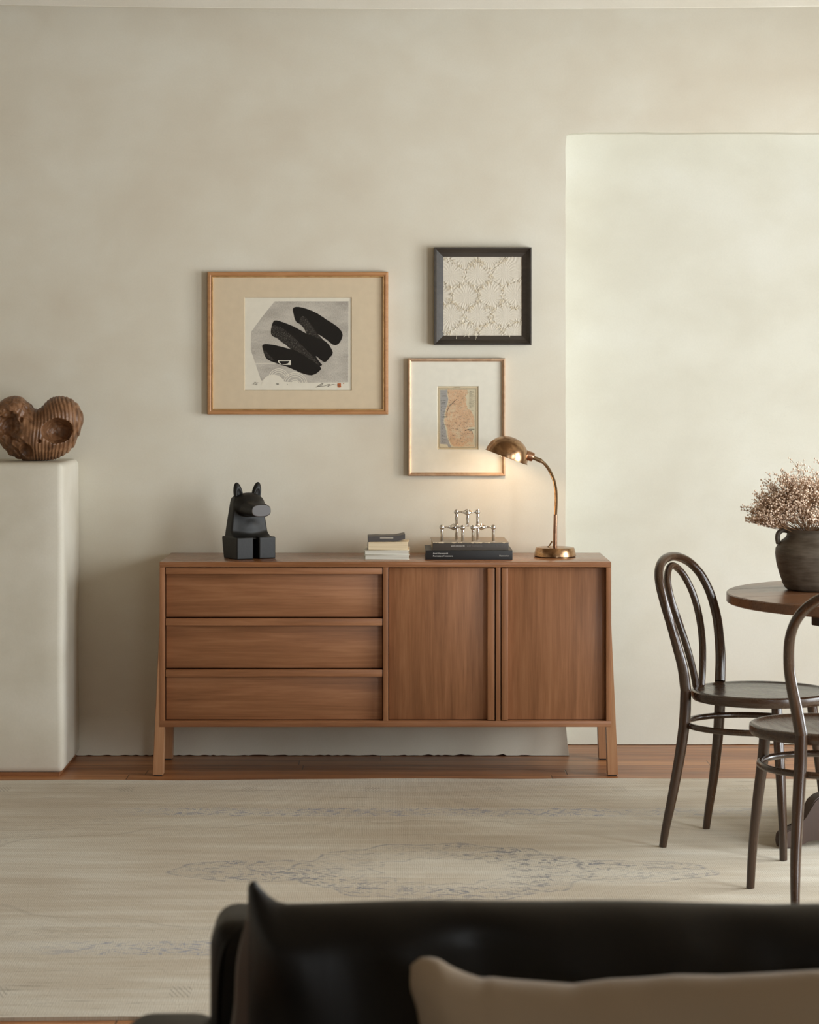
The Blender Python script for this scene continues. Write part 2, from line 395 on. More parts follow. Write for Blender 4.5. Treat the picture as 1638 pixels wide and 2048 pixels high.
def thing(name, label, cat, loc, rotz=0, group=None):
    o = bpy.data.objects.new(name, None); col.objects.link(o); o.empty_display_size = 0.1
    o.location = loc; o.rotation_euler = (0, 0, rotz); o['label'] = label; o['category'] = cat
    if group: o['group'] = group
    o['_o'] = list(loc); return o
def tag(o, label, cat, group=None):
    o['label'] = label; o['category'] = cat
    if group: o['group'] = group
    return o
def origin_to(o, loc):     # give a single-mesh thing an origin at its base
    o.data.transform(Matrix.Translation(-Vector(loc))); o.location = loc; o['_o'] = list(loc); return o
def struct(o): o['kind'] = 'structure'; return o
def box(bm, x0, x1, y0, y1, z0, z1, bev=0.0, seg=2, mi=0):
    r = bmesh.ops.create_cube(bm, size=1); vs = r['verts']
    for v in vs: v.co = Vector(((x0 + x1) / 2 + v.co.x * (x1 - x0), (y0 + y1) / 2 + v.co.y * (y1 - y0), (z0 + z1) / 2 + v.co.z * (z1 - z0)))
    fs = {f for v in vs for f in v.link_faces}
    if bev > 0:
        es = list({e for v in vs for e in v.link_edges})
        rr = bmesh.ops.bevel(bm, geom=es, offset=bev, segments=seg, profile=0.5, affect='EDGES')
        fs = {f for v in vs if v.is_valid for f in v.link_faces} | set(rr['faces'])
    for f in fs:
        if f.is_valid: f.material_index = mi
    return bm
def prism(bm, pts, y0, y1, mi=0):          # polygon in XZ, extruded along Y
    a = [bm.verts.new((x, y0, z)) for x, z in pts]; b = [bm.verts.new((x, y1, z)) for x, z in pts]
    n = len(pts); fs = [bm.faces.new(a), bm.faces.new(b[::-1])]
    for i in range(n): fs.append(bm.faces.new((a[i], b[i], b[(i + 1) % n], a[(i + 1) % n])))
    for f in fs: f.material_index = mi
    return a, b
def flat(bm, pts, y, mi=0):
    f = bm.faces.new([bm.verts.new((x, y, z)) for x, z in pts]); f.material_index = mi
    return f
def cr(pts, n):
    P = [Vector(p) for p in pts]; P = [P[0] * 2 - P[1]] + P + [P[-1] * 2 - P[-2]]; out = []
    for i in range(1, len(P) - 2):
        for k in range(n):
            t = k / n; a, b, c, d = P[i - 1:i + 3]
            out.append(0.5 * ((2 * b) + (c - a) * t + (2 * a - 5 * b + 4 * c - d) * t * t + (3 * b - a - 3 * c + d) * t ** 3))
    out.append(P[-2]); return out
def lerp_list(v, n):
    out = []
    for i in range(len(v) - 1):
        for k in range(n): out.append(v[i] + (v[i + 1] - v[i]) * k / n)
    out.append(v[-1]); return out
def tube(bm, pts, rad, seg=16, closed=False, cap=True, mi=0):
    n = len(pts); P = [Vector(p) for p in pts]; rad = rad if isinstance(rad, (list, tuple)) else [rad] * n
    T = []
    for i in range(n):
        a = P[(i - 1) % n] if (closed or i > 0) else P[0]; b = P[(i + 1) % n] if (closed or i < n - 1) else P[-1]
        T.append((b - a).normalized())
    up = Vector((0, 0, 1)) if abs(T[0].z) < 0.9 else Vector((1, 0, 0)); N = (up - T[0] * up.dot(T[0])).normalized(); rings = []
    for i in range(n):
        N = (N - T[i] * N.dot(T[i])).normalized(); B = T[i].cross(N)
        rings.append([bm.verts.new(P[i] + (N * math.cos(2 * math.pi * k / seg) + B * math.sin(2 * math.pi * k / seg)) * rad[i]) for k in range(seg)])
    for i in range(n if closed else n - 1):
        a, b = rings[i], rings[(i + 1) % n]
        for k in range(seg):
            f = bm.faces.new((a[k], a[(k + 1) % seg], b[(k + 1) % seg], b[k])); f.material_index = mi
    if cap and not closed:
        bm.faces.new(rings[0][::-1]).material_index = mi; bm.faces.new(rings[-1]).material_index = mi
    return rings
def lathe(bm, prof, centre=(0, 0, 0), seg=48, mi=0, mat=None):
    C = Vector(centre); rings = []
    for r, z in prof:
        if r < 1e-6: rings.append([bm.verts.new(C + Vector((0, 0, z)))])
        else: rings.append([bm.verts.new(C + Vector((r * math.cos(2 * math.pi * k / seg), r * math.sin(2 * math.pi * k / seg), z))) for k in range(seg)])
    for a, b in zip(rings, rings[1:]):
        for k in range(seg):
            k2 = (k + 1) % seg
            q = [a[k % len(a)], a[k2 % len(a)], b[k2 % len(b)], b[k % len(b)]]
            u = []
            for v in q:
                if v not in u: u.append(v)
            if len(u) > 2: bm.faces.new(u).material_index = mi
    vs = [v for r in rings for v in r]
    if mat is not None: bmesh.ops.transform(bm, matrix=mat, verts=vs)
    return vs
def sphere(bm, c, r, seg=12, rings=8, sz=1.0):
    lathe(bm, [(r * math.sin(math.pi * i / rings) if 0 < i < rings else 0, -r * math.cos(math.pi * i / rings) * sz) for i in range(rings + 1)], c, seg)
def text_part(name, s, size, loc, mat, parent, ext=0.0002, align='LEFT', space=1.0):
    cu = bpy.data.curves.new(name, 'FONT'); cu.body = s; cu.size = size; cu.extrude = ext; cu.align_x = align; cu.space_character = space
    cu.resolution_u = 3
    o = bpy.data.objects.new(name, cu); col.objects.link(o); dg = bpy.context.evaluated_depsgraph_get(); dg.update()
    me = bpy.data.meshes.new_from_object(o.evaluated_get(dg)); bpy.data.objects.remove(o)
    me.transform(Matrix.Translation(Vector(loc) - Vector(parent['_o'])) @ Matrix.Rotation(R(90), 4, 'X'))
    me.materials.clear(); me.materials.append(M[mat]); m = bpy.data.objects.new(name, me); col.objects.link(m); m.parent = parent; m['_o'] = list(parent['_o'])
    return m
def surfnet(f, lo, hi, h):      # iso-surface of f(x,y,z)=0 as quads
    ax = [np.arange(lo[i], hi[i] + h, h) for i in range(3)]
    X, Y, Z = np.meshgrid(*ax, indexing='ij'); V = f(X, Y, Z); S = V < 0
    nx, ny, nz = V.shape
    acc = np.zeros((nx - 1, ny - 1, nz - 1, 3)); cnt = np.zeros((nx - 1, ny - 1, nz - 1))
    def cs(d): return slice(d, d + nx - 1), slice(0, 0)
    for axis in range(3):
        for a in (0, 1):
            for b2 in (0, 1):
                o0 = [0, 0, 0]; others = [i for i in range(3) if i != axis]; o0[others[0]] = a; o0[others[1]] = b2
                o1 = list(o0); o1[axis] = 1
                s0 = tuple(slice(o0[i], o0[i] + V.shape[i] - 1) for i in range(3)); s1 = tuple(slice(o1[i], o1[i] + V.shape[i] - 1) for i in range(3))
                v0, v1 = V[s0], V[s1]; ch = (v0 < 0) != (v1 < 0)
                t = np.where(ch, v0 / np.where(ch, v0 - v1, 1), 0)
                for i in range(3):
                    acc[..., i] += np.where(ch, (t if i == axis else o0[i]), 0)
                cnt += ch
    act = cnt > 0; idx = -np.ones(act.shape, int); idx[act] = np.arange(act.sum())
    cell = np.argwhere(act); P = (cell + acc[act] / cnt[act][:, None]) * h + np.array([a[0] for a in ax])
    F = []
    for axis in range(3):
        o = [i for i in range(3) if i != axis]; sl0 = [slice(None)] * 3; sl1 = [slice(None)] * 3
        sl0[axis] = slice(0, -1); sl1[axis] = slice(1, None)
        ch = S[tuple(sl0)] != S[tuple(sl1)]; pts = np.argwhere(ch); keep = (pts[:, o[0]] > 0) & (pts[:, o[1]] > 0) & (pts[:, o[0]] < act.shape[o[0]]) & (pts[:, o[1]] < act.shape[o[1]])
        pts = pts[keep]; inside = S[tuple(sl0)][tuple(pts.T)]
        q = []
        for d0, d1 in ((0, 0), (1, 0), (1, 1), (0, 1)):
            p = pts.copy(); p[:, o[0]] -= d0; p[:, o[1]] -= d1; q.append(idx[tuple(p.T)])
        q = np.stack(q, 1); flip = inside if axis != 1 else ~inside
        q[~flip] = q[~flip][:, ::-1]; F.append(q)
    return P, np.concatenate(F)
def sdf_part(name, P, F, mat, parent, smooth=True):
    me = bpy.data.meshes.new(name); me.from_pydata((P - np.array(parent['_o'] if parent else (0, 0, 0))).tolist(), [], F.tolist()); me.update()
    bm = bmesh.new(); bm.from_mesh(me); bmesh.ops.recalc_face_normals(bm, faces=bm.faces); bm.to_mesh(me); bm.free()
    me.polygons.foreach_set('use_smooth', [True] * len(me.polygons)); me.materials.append(M[mat])
    o = bpy.data.objects.new(name, me); col.objects.link(o)
    if parent: o.parent = parent
    o['_o'] = list(parent['_o']) if parent else [0, 0, 0]
    return o
def copy_tree(o, parent=None):
    c = o.copy(); col.objects.link(c)
    if parent is not None: c.parent = parent
    for ch in list(o.children): copy_tree(ch, c)
    return c

# ------------------------------------------------------------------ the room
XL, XR, YB = -4.2, WX, -12.0
CEIL = 3.02
bm = bmesh.new(); box(bm, XL - 0.2, XR + 0.4, YB - 0.2, 0.5, -0.06, 0.0)
struct(link_mesh('floor', bm, 'floor'))
bm = bmesh.new(); box(bm, XL - 0.2, XR + 0.4, YB - 0.2, 0.5, CEIL, CEIL + 0.1)
struct(link_mesh('ceiling', bm, 'ceiling'))
# back wall with the shallow alcove cut out of it on the right
AX = at(1131, 900, 0).x; AZ = at(0, 268, 0).z
def jit(a): return rnd.uniform(-a, a)
pts = []
x = XL
while x < AX - 0.08:
    pts.append((x, 0.0025 + max(0, jit(0.003)) + (0.003 if rnd.random() < 0.12 else 0))); x += 0.008 + rnd.random() * 0.02
pts.append((AX + 0.014, 0.002))
z = 0.05
while z < AZ - 0.05:
    pts.append((AX + (0.012 * max(0, 1 - z / 0.14)) + jit(0.0012), z)); z += 0.06
pts.append((AX, AZ - 0.006)); pts.append((AX + 0.002, AZ - 0.001)); pts.append((AX + 0.02, AZ + 0.001))
x = AX + 0.1
while x < XR:
    pts.append((x, AZ + 0.006 + jit(0.0012))); x += 0.1
pts += [(XR, AZ + 0.008), (XR, CEIL), (XL, CEIL)]
bm = bmesh.new(); a, b_ = prism(bm, pts, 0.0, 0.27)
for f in bm.faces:
    c = f.calc_center_median()
    if 0.1 < c.y < 0.2 and c.x > AX - 0.02 and c.z < AZ + 0.02 and c.x < XR - 0.01: f.material_index = 1
for v in b_:
    if abs(v.co.z - AZ) < 0.02 and v.co.x > AX - 0.02 and v.co.x < XR + 0.01: v.co.z += 0.02
ed = [e for e in bm.edges if all(abs(v.co.y) < 1e-5 for v in e.verts) and all(v.co.x > AX - 0.005 and v.co.x < XR - 0.01 and v.co.z < AZ + 0.02 for v in e.verts)]
bmesh.ops.bevel(bm, geom=ed, offset=0.004, segments=3, profile=0.5, affect='EDGES')
struct(link_mesh('wall_back', bm, ['wall', 'alcove'], smooth=30))
bm = bmesh.new(); pts = [(AX - 0.2, 0.0)]; x = AX
while x < XR: pts.append((x, 0.002 + max(0, jit(0.004)))); x += 0.04 + rnd.random() * 0.05
pts += [(XR, 0.0), (XR, AZ + 0.2), (AX - 0.2, AZ + 0.2)]
prism(bm, pts, 0.27, 0.4)
struct(link_mesh('wall_alcove', bm, 'alcove'))
# plaster fascia hanging from the ceiling just in front of the wall, slightly sagging
bm = bmesh.new(); rows = []
YF = -0.28
nseg = 40
prof0 = [(YF, 0.2), (YF, 0.002), (YF + 0.002, 0.0), (YF + 0.018, 0.0), (YF + 0.02, 0.002), (YF + 0.02, 0.2)]
for i in range(nseg + 1):
    xx = XL + (XR - XL) * i / nseg
    pxx = CX + xx * sc_at(YF)
    sag = 18.0 - 7.5 * ((pxx - 900) / 850) ** 2 if abs(pxx - 900) < 1200 else 18 - 7.5 * 2
    zb = CAMZ + (HY - sag) / sc_at(YF)
    rows.append([bm.verts.new((xx, y, zb + dz)) for y, dz in prof0])
for r0, r1 in zip(rows, rows[1:]):
    for k in range(len(prof0) - 1): bm.faces.new((r0[k], r0[k + 1], r1[k + 1], r1[k]))
for r in (rows[0], rows[-1]): bm.faces.new(r)
struct(link_mesh('trim_1', bm, 'beam', smooth=40))
bm = bmesh.new(); box(bm, XL - 0.15, XL, YB, 0.4, 0, CEIL); struct(link_mesh('wall_left', bm, 'wall'))
# window wall
bm = bmesh.new(); ys = [YB]
for a, b in sorted(WINDOWS): ys += [a, b]
ys.append(0.4)
for k in range(0, len(ys), 2): box(bm, XR, XR + 0.15, ys[k], ys[k + 1], 0, CEIL)
for a, b in WINDOWS:
    box(bm, XR, XR + 0.15, a, b, 0, WZ0); box(bm, XR, XR + 0.15, a, b, WZ1, CEIL)
struct(link_mesh('wall_right', bm, 'wall'))
for i, (a, b) in enumerate(WINDOWS):
    bm = bmesh.new(); m_ = 0.05
    box(bm, XR + 0.04, XR + 0.09, a, a + m_, WZ0, WZ1, 0.004); box(bm, XR + 0.04, XR + 0.09, b - m_, b, WZ0, WZ1, 0.004)
    box(bm, XR + 0.04, XR + 0.09, a, b, WZ0, WZ0 + m_, 0.004); box(bm, XR + 0.04, XR + 0.09, a, b, WZ1 - m_, WZ1, 0.004)
    box(bm, XR + 0.04, XR + 0.09, (a + b) / 2 - 0.035, (a + b) / 2 + 0.035, WZ0, WZ1, 0.004)
    struct(link_mesh('window_%d' % (i + 1), bm, 'window_white'))
# wall behind the camera, with an opening added for the fill light
bm = bmesh.new()
box(bm, XL, 1.35, YB - 0.15, YB, 0, CEIL); box(bm, 2.95, XR, YB - 0.15, YB, 0, CEIL)
box(bm, 1.35, 2.95, YB - 0.15, YB, 0, 0.4); box(bm, 1.35, 2.95, YB - 0.15, YB, 2.3, CEIL)
struct(link_mesh('wall_front', bm, 'wall'))

# ------------------------------------------------------------------ rug
bm = bmesh.new(); NX, NY = 90, 44; RX0, RX1, RY0, RY1 = -2.75, 3.15, -3.70, -0.565; RC = (0.15, -2.13, 0.0)
g = []
def wavef(x): return 0.012 * math.sin(x * 2.1 + 0.6) + 0.008 * math.sin(x * 5.3 + 1.7) + 0.004 * math.sin(x * 11.0)
for i in range(NX + 1):
    xx = RX0 + (RX1 - RX0) * i / NX; row = []
    for j in range(NY + 1):
        t = j / NY; yy = RY0 + (RY1 - RY0) * t
        yy += wavef(xx) * max(0, (t - 0.8) / 0.2) + 0.5 * wavef(xx + 3) * max(0, (0.2 - t) / 0.2) - 0.03 * max(0, -xx - 0.5) * t
        zz = 0.0085 + 0.0006 * math.sin(xx * 3 + yy * 2) + 0.0005 * math.sin(xx * 7 - yy * 5)
        row.append((bm.verts.new((xx, yy, zz)), bm.verts.new((xx, yy, 0.0005))))
    g.append(row)
for i in range(NX):
    for j in range(NY):
        bm.faces.new([g[i][j][0], g[i + 1][j][0], g[i + 1][j + 1][0], g[i][j + 1][0]])
        bm.faces.new([g[i][j][1], g[i][j + 1][1], g[i + 1][j + 1][1], g[i + 1][j][1]])
for i in range(NX):
    bm.faces.new([g[i][0][0], g[i][0][1], g[i + 1][0][1], g[i + 1][0][0]]); bm.faces.new([g[i][NY][0], g[i + 1][NY][0], g[i + 1][NY][1], g[i][NY][1]])
for j in range(NY):
    bm.faces.new([g[0][j][0], g[0][j + 1][0], g[0][j + 1][1], g[0][j][1]]); bm.faces.new([g[NX][j][0], g[NX][j][1], g[NX][j + 1][1], g[NX][j + 1][0]])
o = link_mesh('rug', bm, 'rug', smooth=40); origin_to(o, RC)
tag(o, 'large faded beige woven rug with worn blue-grey medallion on the wooden floor', 'rug')

# ------------------------------------------------------------------ plaster plinth on the left
YP = -0.459
PX1 = at(126, 0, YP).x; PZ = at(0, 926, YP).z
pl = thing('plinth', 'tall cream plaster plinth with rounded edges at the left against the wall', 'plinth', (PX1 - 0.3, -0.23, 0))
bm = bmesh.new(); box(bm, PX1 - 0.62, PX1, YP, -0.002, 0.012, PZ, 0.022, 4)
bmesh.ops.subdivide_edges(bm, edges=[e for e in bm.edges if e.calc_length() > 0.3], cuts=10, use_grid_fill=True)
for v in bm.verts:
    v.co.x += 0.0016 * math.sin(v.co.z * 9 + 1) ; v.co.y += 0.0015 * math.sin(v.co.z * 7 + v.co.x * 5)
    if v.co.y > -0.002: v.co.y = -0.002
link_mesh('body', bm, 'plinth', pl, smooth=40)
bm = bmesh.new(); box(bm, PX1 - 0.6, PX1 - 0.012, YP + 0.004, -0.004, 0.0, 0.014, 0.002); o = link_mesh('base_board', bm, 'oak_x', pl); o['label'] = 'thin brown wooden base board'

# carved burl wood sculpture on the plinth
SY = -0.24; ss = sc_at(SY); base = at(78, 0, SY); SO = (base.x, SY, PZ - 0.002)
by = 922.0
def vnoise(x, y, z, s):
    return (np.sin(x / s * 1.3 + 1.7 * np.sin(y / s * 0.9 + 0.5) + 0.4) * np.sin(y / s * 1.1 + 1.3 * np.sin(z / s + 2.0)) + 0.5 * np.sin(x / s * 2.7 + y / s * 2.3 + 1.1) * np.cos(z / s * 2.9 + y / s)) / 1.5
def smin(a, b, k):
    h = np.clip(0.5 + 0.5 * (b - a) / k, 0, 1); return b * (1 - h) + a * h - k * h * (1 - h)
def smax(a, b, k): return -smin(-a, -b, k)
def ell(x, y, z, c, r):
    q = np.sqrt(((x - c[0]) / r[0]) ** 2 + ((y - c[1]) / r[1]) ** 2 + ((z - c[2]) / r[2]) ** 2); return (q - 1) * min(r)
def sculpt(x, y, z):     # x = px, y = depth px (negative to camera), z = px row
    d = smin(ell(x, y, z, (120, 0, 838), (47, 46, 47)), ell(x, y, z, (30, 0, 838), (44, 44, 47)), 14)
    d = smin(d, ell(x, y, z, (77, 2, 872), (78, 50, 52)), 12)
    d = smax(d, z - 921.5, 3)
    d = smax(d, -ell(x, y, z, (72, 0, 792), (17, 70, 17)), 16)
    # ridges following curved vertical lines on the right and lower part
    ph = (x + 0.0036 * (z - 850) ** 2 * np.clip((x - 60) / 60, 0.1, 1) + 1.2 * np.sin(z / 13 + x / 30)) / 7.2
    ridge = np.sin(2 * np.pi * ph); mask = np.clip((x - 52 - 10 * np.sin(z / 14)) / 8, 0, 1)
    mask = np.maximum(mask, np.clip((808 - z) / 6, 0, 1) * (x < 62))
    d = d + 1.7 * mask * (0.5 - 0.5 * ridge) * np.clip((54 - np.abs(x - 118)) / 10, 0.25, 1)
    gn = (1 - mask) * (3.4 * vnoise(x, y, z, 9) + 1.6 * vnoise(x + 9, y, z - 5, 4))
    d = d + gn
    d = smax(d, -(ell(x, y, z, (121, -44, 861), (31, 40, 25)) + 1.2 * vnoise(x, y, z, 6)), 2)
    d = smax(d, -(ell(x, y, z, (20, -46, 852), (28, 32, 33)) + 5.0 * vnoise(x, y, z, 8)), 5)
    d = smax(d, -ell(x, y, z, (57, -44, 904), (14, 26, 18)), 3)
    d = smax(d, -ell(x, y, z, (48, -44, 838), (4, 14, 6)), 2); d = smax(d, -ell(x, y, z, (85, -46, 881), (4, 9, 4)), 1)
    d = smax(d, -ell(x, y, z, (8, -42, 821), (5, 10, 5)), 1)
    return d
P, F = surfnet(sculpt, (-22, -56, 780), (176, 58, 928), 1.25)
W = np.stack([(P[:, 0] - 78) / ss + SO[0], P[:, 1] / ss + SY, SO[2] + (by - P[:, 2]) / ss + 0.001], 1)
W[:, 2] = np.maximum(W[:, 2], SO[2] + 0.0025)
sct = thing('wood_sculpture', 'rounded brown burl wood sculpture with ridges and hollows on the plinth', 'sculpture', SO)
sct['_o'] = list(SO)
sdf_part('carved_body', W, F, 'burl', sct)

# ------------------------------------------------------------------ sideboard
YS = -0.459; fs = sc_at(YS)
def X(px): return (px - CX) / fs
def Z(py): return CAMZ - (py - HY) / fs
TOPZ = Z(1124)
sb = thing('sideboard', 'long brown wooden sideboard with three drawers and two doors on splayed legs', 'sideboard', (X(770), -0.24, 0))
YBK = -0.012
bm = bmesh.new(); box(bm, X(319), X(1222.5), YS, YBK, Z(1134.5), TOPZ, 0.0015); link_mesh('top', bm, 'oak_top', sb, 40)
bm = bmesh.new(); box(bm, X(319), X(1222.5), YS, YBK, Z(1454), Z(1442), 0.0015); link_mesh('bottom_panel', bm, 'oak_x', sb, 40)
for a, b in ((319, 329.3), (1212.5, 1222.5)):
    bm = bmesh.new(); box(bm, X(a), X(b), YS + 0.0004, YBK, Z(1442) - 0.0001, Z(1134.5) + 0.0001, 0.0012); link_mesh('side_panel', bm, 'oak_z', sb, 40)
for a, b in ((766, 776.5), (991.5, 1001)):
    bm = bmesh.new(); box(bm, X(a), X(b), YS + 0.0004, YBK - 0.01, Z(1442) - 0.0001, Z(1134.5) + 0.0001, 0.0012); link_mesh('divider', bm, 'oak_z', sb, 40)
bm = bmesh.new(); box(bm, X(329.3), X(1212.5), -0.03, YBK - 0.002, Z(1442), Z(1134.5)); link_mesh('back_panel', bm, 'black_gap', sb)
REC = 0.024
for (z0, z1, zl) in ((1235.3, 1136.3, 1148.5), (1337.5, 1237.3, 1251.3), (1440.8, 1339.5, 1353.5)):
    bm = bmesh.new(); box(bm, X(331), X(764.8), YS + REC, YS + REC + 0.018, Z(z0), Z(z1), 0.0012)
    box(bm, X(331.5), X(764), YS + REC + 0.018, -0.06, Z(z0) + 0.01, Z(z1) - 0.02)
    d = link_mesh('drawer', bm, 'oak_x', sb, 40)
    bm = bmesh.new(); box(bm, X(331), X(764.8), YS + 0.002, YS + REC + 0.001, Z(zl), Z(z1), 0.0015); link_mesh('handle', bm, 'oak_x', d, 40)
for (x0, x1, h0, h1) in ((778, 989.3, 975, 989.3), (1003, 1211, 1003, 1016)):
    bm = bmesh.new(); box(bm, X(x0), X(x1), YS + REC, YS + REC + 0.018, Z(1440.8), Z(1136.6), 0.0012)
    d = link_mesh('door', bm, 'oak_z', sb, 40)
    bm = bmesh.new(); box(bm, X(h0), X(h1), YS + 0.002, YS + REC + 0.001, Z(1440.8), Z(1136.6), 0.0015); link_mesh('handle', bm, 'oak_z', d, 40)
# legs: front pair and rear pair, splaying outwards
def leg_poly(side):
    p = [(305, 1550.5), (326, 1550.5), (328.6, 1454.2), (322, 1250), (318.8, 1250)]
    q = [(X(a), Z(b)) for a, b in p]
    if side > 0: c = X(1222.5) + X(319); q = [(c - a, b) for a, b in q]
    return q
for side in (-1, 1):
    for (y0, y1) in ((YS + 0.0015, YS + 0.05), (-0.092, -0.045)):
        bm = bmesh.new(); prism(bm, leg_poly(side), y0, y1)
        bmesh.ops.bevel(bm, geom=list(bm.edges), offset=0.0016, segments=2, affect='EDGES')
        l = link_mesh('leg', bm, 'oak_pale' , sb, 40)
        q = leg_poly(side); xa, xb = sorted((q[0][0], q[1][0]))
        bm = bmesh.new(); box(bm, xa + 0.005, xb - 0.005, y0 + 0.004, y1 - 0.004, 0.0, q[0][1] + 0.001, 0.001); link_mesh('glide', bm, 'rubber', l)

# ------------------------------------------------------------------ pictures
def frame_ring(bm, x0, x1, z0, z1, prof, mi=0):
    # prof: list of (inset, y)
    rings = []
    for ins, y in prof:
        rings.append([bm.verts.new(c) for c in ((x0 + ins, y, z0 + ins), (x1 - ins, y, z0 + ins), (x1 - ins, y, z1 - ins), (x0 + ins, y, z1 - ins))])
    n = len(rings)
    for i in range(n):
        a, b = rings[i], rings[(i + 1) % n]
        for k in range(4): bm.faces.new((a[k], a[(k + 1) % 4], b[(k + 1) % 4], b[k])).material_index = mi
def matboard(bm, x0, x1, z0, z1, a0, a1, c0, c1, yf, yb, bev=0.0015):
    frame_pts = []
    o1 = [(x0, z0), (x1, z0), (x1, z1), (x0, z1)]; i1 = [(a0, c0), (a1, c0), (a1, c1), (a0, c1)]; i2 = [(a0 + bev, c0 + bev), (a1 - bev, c0 + bev), (a1 - bev, c1 - bev), (a0 + bev, c1 - bev)]
    A = [bm.verts.new((x, yf, z)) for x, z in o1]; B = [bm.verts.new((x, yf, z)) for x, z in i1]; C = [bm.verts.new((x, yb, z)) for x, z in i2]; D = [bm.verts.new((x, yb, z)) for x, z in o1]
    for k in range(4):
        k2 = (k + 1) % 4
        bm.faces.new((A[k], A[k2], B[k2], B[k])); bm.faces.new((B[k], B[k2], C[k2], C[k])); bm.faces.new((A[k], D[k], D[k2], A[k2])); bm.faces.new((C[k], C[k2], D[k2], D[k]))
def ragged(pts, amp, n, rr, closed=True):
    out = []; m = len(pts)
    for i in range(m if closed else m - 1):
        a, b = Vector(pts[i]), Vector(pts[(i + 1) % m]); k = max(1, int((b - a).length / n))
        for j in range(k):
            p = a.lerp(b, j / k); d = (b - a).normalized(); nn = Vector((-d.y, d.x)); p = p + nn * rr.uniform(-amp, amp); out.append((p.x, p.y))
    return out
def smooth_loop(pts, n=6):
    P = [Vector((a, b)) for a, b in pts]; m = len(P); out = []
    for i in range(m):
        a, b, c, d = P[i - 1], P[i], P[(i + 1) % m], P[(i + 2) % m]
        for k in range(n):
            t = k / n; q = 0.5 * ((2 * b) + (c - a) * t + (2 * a - 5 * b + 4 * c - d) * t * t + (3 * b - a - 3 * c + d) * t ** 3); out.append((q.x, q.y))
    return out
# --- ink print
YW = -0.004
def fx(Y): return lambda px: (px - CX) / sc_at(Y)
def fz(Y): return lambda py: CAMZ - (py - HY) / sc_at(Y)
Yf = -0.030; xf, zf = fx(Yf), fz(Yf)
t1 = thing('framed_print', 'wide honey-wood framed abstract black ink print in a beige mat', 'picture', ((xf(595)), -0.015, zf(829)))
x0, x1, z0, z1 = xf(414.5), xf(776.5), zf(829), zf(543.5)
bm = bmesh.new(); frame_ring(bm, x0, x1, z0, z1, [(0, YW), (0, Yf + 0.003), (0.003, Yf), (0.010, Yf - 0.001), (0.0155, Yf + 0.004), (0.0155, YW)])
link_mesh('frame', bm, 'frame_wood', t1)
bm = bmesh.new(); frame_ring(bm, x0 + 0.0155, x1 - 0.0155, z0 + 0.0155, z1 - 0.0155, [(0, YW), (0, Yf + 0.002), (0.003, Yf + 0.002), (0.005, Yf + 0.007), (0.005, YW)])
o = link_mesh('inner_liner', bm, 'gold', t1); o['label'] = 'thin gilt inner edge'
Ym = -0.016; xm, zm = fx(Ym), fz(Ym)
bm = bmesh.new(); matboard(bm, x0 + 0.019, x1 - 0.019, z0 + 0.019, z1 - 0.019, xm(489), xm(703.5), zm(780.5), zm(594.5), Ym, Ym + 0.003)
link_mesh('mat_board', bm, 'mat_beige', t1)
bm = bmesh.new(); box(bm, x0 + 0.019, x1 - 0.019, Yf + 0.0085, Yf + 0.0095, z0 + 0.019, z1 - 0.019); link_mesh('glass', bm, 'glass', t1)
Ya = Ym + 0.0042
def T(p): # crop (400,480)+/4.095 -> world
    return ((400 + p[0] / 4.095 - CX) / sc_at(Ya), CAMZ - (480 + p[1] / 4.095 - HY) / sc_at(Ya))
bm = bmesh.new(); flat(bm, [(xm(487), zm(782)), (xm(705), zm(782)), (xm(705), zm(593)), (xm(487), zm(593))], Ya, 0)
lay = [0]
from mathutils.geometry import tessellate_polygon
def flat_poly(bm, q, y, mi):
    vs = [bm.verts.new((x, y, z)) for x, z in q]
    for tri in tessellate_polygon([[Vector((x, z, 0)) for x, z in q]]):
        try: bm.faces.new([vs[k] for k in tri]).material_index = mi
        except ValueError: pass
def shape(pts, mi, rag=0.0, sm=0, rr=random.Random(3), top=False):
    if not top: lay[0] += 1
    q = [T(p) for p in pts]
    if sm: q = smooth_loop(q, sm)
    if rag: q = ragged(q, rag, 0.0016, rr)
    q = [q[i] for i in range(len(q)) if (Vector(q[i]) - Vector(q[i - 1])).length > 1e-6]
    flat_poly(bm, q, Ya - (0.00005 * lay[0] if not top else 0.0016 + 0.00001 * (len(bm.faces) % 7)), mi)
shape([(612, 502), (1216, 502), (1214, 1166), (860, 1170), (500, 1150), (452, 1010), (416, 900), (418, 755), (500, 640)], 1, 0.0003)
# pale arcs and dome at the foot of the print
def arc(cx, cy, r0, r1, a0, a1, mi, n=28):
    shape([(cx + r1 * math.cos(R(a0 + (a1 - a0) * k / n)), cy - r1 * math.sin(R(a0 + (a1 - a0) * k / n))) for k in range(n + 1)] + [(cx + r0 * math.cos(R(a1 - (a1 - a0) * k / n)), cy - r0 * math.sin(R(a1 - (a1 - a0) * k / n))) for k in range(n + 1)], mi)
for r_ in (88, 74, 58): arc(645, 1140, r_ - 5, r_, 20, 165, 0)
for r_ in (102, 88, 70, 44): arc(778, 1185, r_ - 5, r_, 8, 172, 0)
arc(778, 1185, 0.5, 34, 0, 180, 0)
arc(600, 1200, 0.5, 98, 5, 175, 0)
shape([(440, 1008), (650, 1006), (650, 1011), (442, 1013)], 0)
